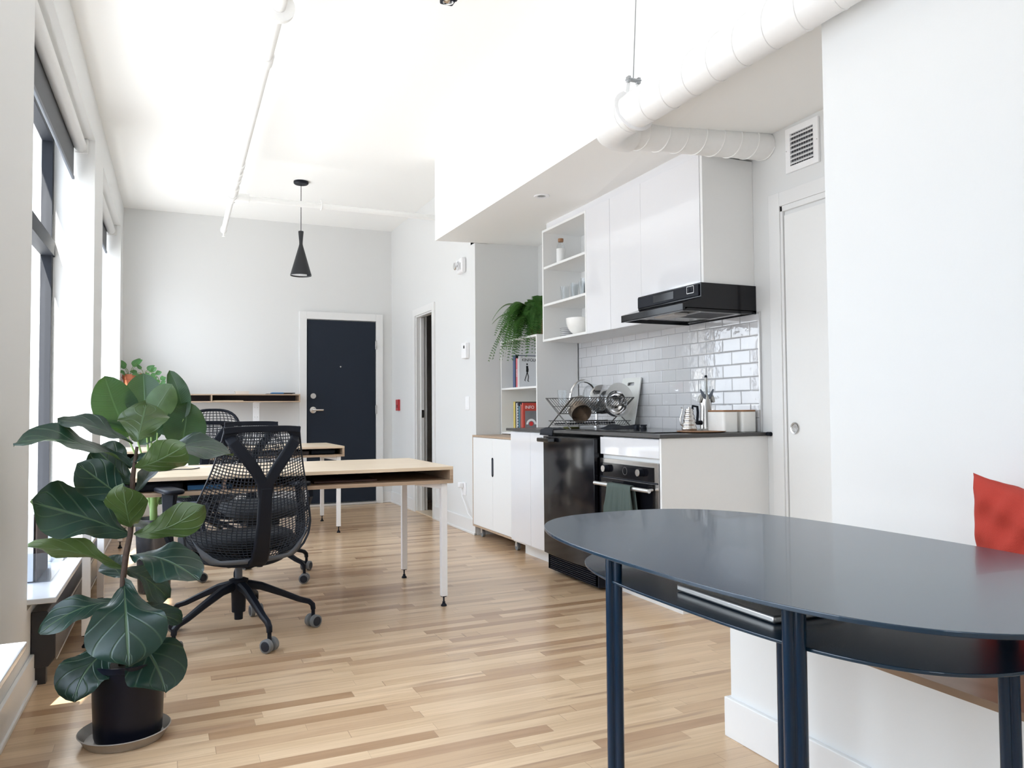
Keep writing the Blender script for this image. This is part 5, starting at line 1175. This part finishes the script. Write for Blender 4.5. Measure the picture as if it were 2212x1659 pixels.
# cushion
def cushion(name, c, w, h, th, M_, m):
    b = nb(); n = 44; F = {}
    for sd in (1, -1):
        for i in range(n+1):
            for j in range(n+1):
                u, v = i/n*2-1, j/n*2-1; edge_ = (1-u**4)*(1-v**4)
                pin = 1-0.10*(1-u*u)*(abs(v)**3); pin2 = 1-0.07*(1-v*v)*(abs(u)**3)
                z = sd*th/2*max(0, edge_)**0.45 + 0.007*math.sin(5*u+3*v)*edge_ + 0.005*math.sin(13*v-4*u)*edge_**0.5 + 0.004*math.sin(21*u*v+9*u)*edge_**0.4 + 0.003*math.sin(30*(u+v)*(1-0.4*v))*edge_**0.3
                if edge_ <= 1e-9: z = 0; key = (0, i, j)
                else: key = (sd, i, j)
                if key not in F: F[key] = b.verts.new((u*w/2*pin2, v*h/2*pin, z))
        for i in range(n):
            for j in range(n):
                q = [F.get((sd, a, c_), F.get((0, a, c_))) for a, c_ in ((i, j), (i+1, j), (i+1, j+1), (i, j+1))]
                b.faces.new(q if sd > 0 else q[::-1])
    bmesh.ops.transform(b, matrix=M_, verts=b.verts)
    return obj(name, b, m, smooth='all')
Mx = Matrix.Translation((1.945, 1.135, 0.628)) @ Matrix.Rotation(math.radians(-12), 4, 'Y') @ Matrix.Rotation(math.radians(9), 4, 'X') @ Matrix(((0, 0, -1, 0), (1, 0, 0, 0), (0, 1, 0, 0), (0, 0, 0, 1)))
tag(cushion('cushion', None, 0.46, 0.45, 0.13, Mx, CUSH), 'rust red linen cushion leaning on the wall behind the table', 'cushion')

# ================================================================ WINDOW SIDE
HT = mat('heater_black', (0.02, 0.02, 0.024), 0.3)
t = thing('baseboard_heater', 'long black wall heater under the sill of the window by the fig', 'heater', (-0.42, 4.4, 0.1))
b = nb(); prism(b, [(0.002, 0.07), (0.06, 0.07), (0.085, 0.10), (0.085, 0.22), (0.055, 0.285), (0.002, 0.285)], 1, 3.50, 5.66); shear(b); obj('housing', b, HT, t, bev=0.003)
b = nb(); box(b, 0.0855, 0.088, 3.52, 5.64, 0.235, 0.242); box(b, 0.0855, 0.088, 3.52, 5.64, 0.09, 0.096); shear(b); obj('trim_strips', b, ALUM, t)
for yy in (3.52, 5.60):
    b = nb(); box(b, 0.005, 0.05, yy, yy+0.04, 0.0, 0.07); shear(b); obj('foot', b, HT, t)
# magazine holder on the sill
zs = 0.353
t = thing('file_holder', 'clear acrylic file holder with papers on the stone window sill', 'file holder', (-0.5, 3.9, zs))
b = nb(); 
for (x0, x1, y0, y1, z0, z1) in ((-0.09, -0.086, 3.74, 4.06, 0, 0.24), (0.03, 0.034, 3.74, 4.06, 0, 0.24), (-0.086, 0.03, 3.74, 3.744, 0, 0.12), (-0.086, 0.03, 4.056, 4.06, 0, 0.24), (-0.09, 0.034, 3.74, 4.06, 0.0, 0.003)): box(b, x0, x1, y0, y1, zs+z0, zs+z1)
shear(b); obj('acrylic_box', b, ACRY, t)
b = nb(); box(b, -0.08, -0.03, 3.75, 4.05, zs+0.004, zs+0.28); shear(b); tag(obj('paper_stack', b, PAPER), 'white papers standing in the acrylic file holder', 'papers')
b = nb(); box(b, -0.022, -0.017, 3.75, 4.05, zs+0.004, zs+0.30); shear(b); cb = tag(obj('clipboard', b, mat('clip_brown', (0.10, 0.07, 0.055), 0.6)), 'dark clipboard standing in the acrylic file holder', 'clipboard')
b = nb(); box(b, -0.026, -0.012, 3.82, 3.98, zs+0.285, zs+0.312); shear(b); obj('clip', b, BLACKP, cb, bev=0.003)
b = nb(); box(b, -0.16, 0.02, 4.25, 4.55, zs, zs+0.012); shear(b); tag(obj('paper_stack', b, PAPER), 'flat stack of white paper on the stone window sill', 'papers')
cable('sill_cable', [(wx(4.6)+0.02, 4.60, zs+0.004), (wx(4.4)-0.0, 4.42, zs+0.004), (wx(4.3)+0.06, 4.30, zs+0.004), (wx(4.5)+0.08, 4.52, zs+0.004), (wx(4.9)+0.05, 4.95, zs+0.004)], 0.0025, WHITEM, 'white cable looped on the stone window sill')

# ================================================================ PLANTS
# fiddle-leaf fig
t = thing('fiddle_leaf_fig', 'tall fiddle-leaf fig in a black nursery pot by the window', 'plant', (-0.115, 2.83, 0))
px0, py0 = -0.103, 2.83
b = nb(); lathe(b, [(0.0, 0.010), (0.098, 0.010), (0.101, 0.02), (0.110, 0.235), (0.115, 0.237), (0.116, 0.255), (0.110, 0.255), (0.106, 0.23), (0.0, 0.225)], px0, py0, 48)
obj('pot', b, mat('navy_black_plastic', (0.004, 0.005, 0.012), 0.3, spec=0.3), t, smooth=True)
b = nb(); lathe(b, [(0.0, 0.224), (0.105, 0.222), (0.105, 0.228), (0.0, 0.236)], px0, py0, 32); obj('potting_soil', b, SOIL, t)
b = nb(); lathe(b, [(0.0, 0.001), (0.118, 0.001), (0.134, 0.030), (0.138, 0.032), (0.135, 0.034), (0.116, 0.006), (0.0, 0.006)], px0-0.010, py0, 56)
tag(obj('plant_saucer', b, mat('cloudy_plastic', (0.33, 0.295, 0.26), 0.25, var=0.25, bscale=20), smooth=True), 'cloudy plastic saucer under the black fig pot', 'saucer')
Yp = 2.83
sp = [at(263, 1440, Yp), at(262, 1330, Yp), at(266, 1250, Yp), at(272, 1200, Yp-0.01), at(282, 1150, Yp), at(284, 1090, Yp+0.01), at(287, 1030, Yp), at(296, 965, Yp)]
b = nb(); tube(b, sp, [0.011, 0.010, 0.0095, 0.010, 0.009, 0.0085, 0.008, 0.005], 10); obj('stem', b, BARK, t, smooth=True)
b = nb(); uvl = b.loops.layers.uv.new('UVMap')
# base px, base py, tip px, tip py, depth change at tip, width (m), sag (dx,dy,dz), top-side normal, cup, ripple
FL = [
 ((297, 955), (316, 872), 0.10, 0.160, (0, -0.02, 0.0), (0.15, 1, -0.35), 0.10, 0.06),
 ((286, 960), (124, 908), 0.02, 0.120, (0, 0, 0.035), (0.10, -0.45, 1), 0.15, 0.05),
 ((284, 1010), (28, 958), -0.10, 0.165, (0, 0, 0.085), (-0.15, -0.40, 1), 0.18, 0.05),
 ((285, 1000), (503, 986), -0.08, 0.155, (0, 0, 0.085), (0.10, -0.40, 1), 0.10, 0.05),
 ((290, 1012), (400, 962), -0.18, 0.115, (0, 0, -0.02), (0.35, 0.9, 0.5), 0.20, 0.04),
 ((285, 1045), (205, 968), 0.08, 0.130, (0, 0, 0), (-0.4, -1, 0.35), 0.12, 0.05),
 ((286, 1090), (166, 1002), -0.05, 0.125, (0, 0, 0), (-0.5, -1, 0.5), 0.22, 0.05),
 ((290, 1065), (333, 1002), 0.12, 0.062, (0.01, 0, 0), (-0.4, -1, 0.2), 0.30, 0.04),
 ((284, 1140), (266, 1048), -0.20, 0.118, (0, -0.02, -0.03), (0.1, 0.9, 0.6), 0.16, 0.05),
 ((284, 1155), (64, 1085), -0.06, 0.200, (0, 0, 0.015), (-0.2, -0.9, 0.9), 0.12, 0.06),
 ((290, 1152), (440, 1092), -0.16, 0.110, (0, 0, -0.05), (0.25, 0.9, 0.35), 0.14, 0.05),
 ((268, 1228), (60, 1182), -0.05, 0.125, (0, 0, 0.035), (-0.1, 0.55, 0.8), 0.22, 0.05),
 ((280, 1200), (430, 1255), -0.14, 0.165, (0, 0, 0.055), (0.25, -0.8, 1.0), 0.05, 0.06),
 ((268, 1262), (278, 1440), -0.22, 0.222, (0, -0.04, 0.05), (0.05, -1, 0.30), -0.03, 0.06),
 ((262, 1300), (84, 1368), -0.06, 0.110, (0, 0, 0.055), (-0.1, -0.7, 1), 0.10, 0.06),
 ((262, 1385), (160, 1515), -0.14, 0.150, (-0.05, 0, 0.03), (-0.35, -1, 0.25), 0.06, 0.06),
 ((272, 1360), (358, 1498), -0.16, 0.180, (0.03, 0, 0.03), (0.30, -1, 0.2), 0.05, 0.07),
 ((272, 1230), (362, 1292), 0.14, 0.120, (0, 0, 0.03), (0.3, -0.8, 0.6), 0.1, 0.05),
 ((266, 1250), (232, 1205), 0.12, 0.085, (0, 0, 0), (0, -1, 0.3), 0.1, 0.03),
 ((268, 1320), (392, 1345), 0.05, 0.075, (0, 0, 0.03), (0.2, -0.8, 0.6), 0.3, 0.09),
 ((284, 1140), (300, 1120), 0.10, 0.10, (0, 0, 0), (0.2, -0.7, 0.7), 0.1, 0.03),
]
for i, (p, q, dt, w, sag, hint, cup, rip) in enumerate(FL):
    add_leaf(b, uvl, at(p[0], p[1], Yp), at(q[0], q[1], Yp+dt), w, sag, hint, 'fig', cup, rip, 18, 10, i)
leaf_obj('foliage', b, FIG, t)
# banana plant behind the desk
t = thing('banana_plant', 'large-leaved banana plant in a dark metallic pot behind front desk', 'plant', (-0.06, 5.05, 0))
bx0, by0 = at(334, 1150, 5.05).x, 5.05
b = nb(); lathe(b, [(0.0, 0.003), (0.085, 0.003), (0.088, 0.01), (0.104, 0.41), (0.109, 0.412), (0.109, 0.430), (0.102, 0.430), (0.099, 0.40), (0.0, 0.395)], bx0, by0, 40); obj('pot', b, mat('dark_metallic_pot', (0.13, 0.13, 0.14), 0.25, metal=0.7, var=0.15, bscale=12), t, smooth=True)
b = nb(); lathe(b, [(0.0, 0.396), (0.098, 0.394), (0.0, 0.405)], bx0, by0, 24); obj('potting_soil', b, SOIL, t)
Yb = 5.05
b = nb()
tube(b, [(bx0-0.005, by0, 0.39), (bx0-0.01, by0, 0.62), (bx0-0.02, by0, 0.85)], [0.022, 0.018, 0.012], 12)
BL = [((276, 945), (226, 812), 0.0, 0.255, (-0.02, 0, 0.02), (0.3, -1, 0.15), 0.10, 0.02),
 ((313, 905), (309, 806), 0.12, 0.215, (0, 0, 0), (0, -1, 0.1), 0.25, 0.01),
 ((325, 905), (372, 830), -0.08, 0.17, (0.0, 0, 0.01), (0.3, 0.8, 0.2), 0.25, 0.02),
 ((396, 905), (366, 800), 0.05, 0.13, (0.03, 0, 0.01), (-0.3, -1, 0.1), 0.2, 0.02),
 ((392, 968), (407, 868), 0.0, 0.245, (0, 0, 0), (0.15, -1, 0.1), 0.16, 0.02),
 ((380, 1015), (412, 955), 0.06, 0.20, (0, 0, 0), (0.2, -1, 0.3), 0.16, 0.02),
 ((292, 935), (215, 912), -0.05, 0.085, (0, 0, 0.02), (0, -0.6, 1), 0.1, 0.03),
 ((300, 960), (352, 908), 0.08, 0.12, (0, 0, 0), (-0.2, -1, 0.3), 0.2, 0.03),
 ((340, 935), (398, 885), 0.08, 0.15, (0, 0, 0), (0, -1, 0.2), 0.2, 0.02),
 ((345, 1090), (412, 1075), 0.0, 0.075, (0, 0, 0.07), (0, -0.6, 1), 0.2, 0.05)]
for (p, q, dt, w, sag, hint, cup, rip) in BL:
    a_ = at(p[0], p[1], Yb); s0 = Vector((bx0-0.01, by0, 0.45)); tube(b, [s0, (s0+a_)/2+Vector((0, 0, 0.06)), a_], [0.010, 0.007, 0.004], 8)
obj('stems', b, STEM, t, smooth=True)
b = nb(); uvl = b.loops.layers.uv.new('UVMap')
for i, (p, q, dt, w, sag, hint, cup, rip) in enumerate(BL): add_leaf(b, uvl, at(p[0], p[1], Yb), at(q[0], q[1], Yb+dt), w, sag, hint, 'banana', cup, rip, 16, 10, 30+i)
leaf_obj('foliage', b, BAN, t)
# small pots on the console
def pot_plant(label, px, py, r, h, leaves, string=None):
    c = at(px, py, 8.56); z = 1.2405
    t = thing('potted_plant', label, 'plant', (c.x, 8.56, z))
    b = nb(); lathe(b, [(0.0, z), (r*0.66, z), (r*0.94, z+h*0.74), (r*1.05, z+h*0.75), (r*1.08, z+h), (r*0.98, z+h), (r*0.92, z+h*0.9), (0.0, z+h*0.88)], c.x, 8.56, 28); obj('pot', b, TERRA, t, smooth=True)
    b = nb(); l = nb(); uvl = l.loops.layers.uv.new('UVMap'); rnd = random.Random(len(label)); o_ = Vector((c.x, 8.56, z+h*0.88))
    for (qx, qy, w, dy) in leaves:
        p = at(qx, qy, 8.56+dy); d = Vector((rnd.uniform(-1, 1), -0.3, rnd.uniform(-0.1, 0.6))).normalized()
        tube(b, [o_, (o_+p)/2+Vector((0, 0, 0.02)), p], 0.0028, 6)
        dirv = (p-o_); dirv.z *= 0.3; dirv = dirv.normalized()
        add_leaf(l, uvl, p, p+dirv*w*1.35+Vector((0, 0, 0.008)), w, (0, 0, 0.008), (rnd.uniform(-0.5, 0.5), -0.9, 0.5), 'heart', 0.15, 0.02, 8, 6, rnd.randint(0, 99))
    if string:
        P = [at(x, y, 8.50) for x, y in string]; tube(b, [o_]+P, 0.003, 6)
        for k, p in enumerate(P):
            for q in range(3):
                a = rnd.uniform(0, 6.28); r0 = 0.028; e_ = p+Vector((math.cos(a)*0.02, -0.02, math.sin(a)*0.02))
                add_leaf(l, uvl, e_, e_+Vector((math.cos(a)*0.05, -0.01, math.sin(a)*0.05)), 0.05, (0, 0, 0), (0, -1, 0.3), 'heart', 0.1, 0.0, 6, 6, q)
    obj('stems', b, STEM, t, smooth=True); leaf_obj('foliage', l, POTH, t)
pot_plant('pothos in a terracotta pot at the window end of the console', 280, 820, 0.062, 0.195, [(272, 795, 0.085, -0.02), (262, 790, 0.07, 0.0), (287, 792, 0.075, 0.0), (296, 786, 0.05, -0.04), (270, 808, 0.06, -0.05), (262, 815, 0.055, 0.03), (292, 812, 0.05, 0.04)])
pot_plant('small terracotta pot with a trailing string of round leaves', 311, 815, 0.036, 0.205, [(305, 798, 0.045, 0), (300, 812, 0.06, -0.04), (318, 800, 0.06, 0.0), (322, 802, 0.055, -0.02), (296, 806, 0.05, 0.0)], [(325, 803), (334, 808), (341, 815), (345, 823), (345, 832), (347, 842), (348, 852), (346, 862)])
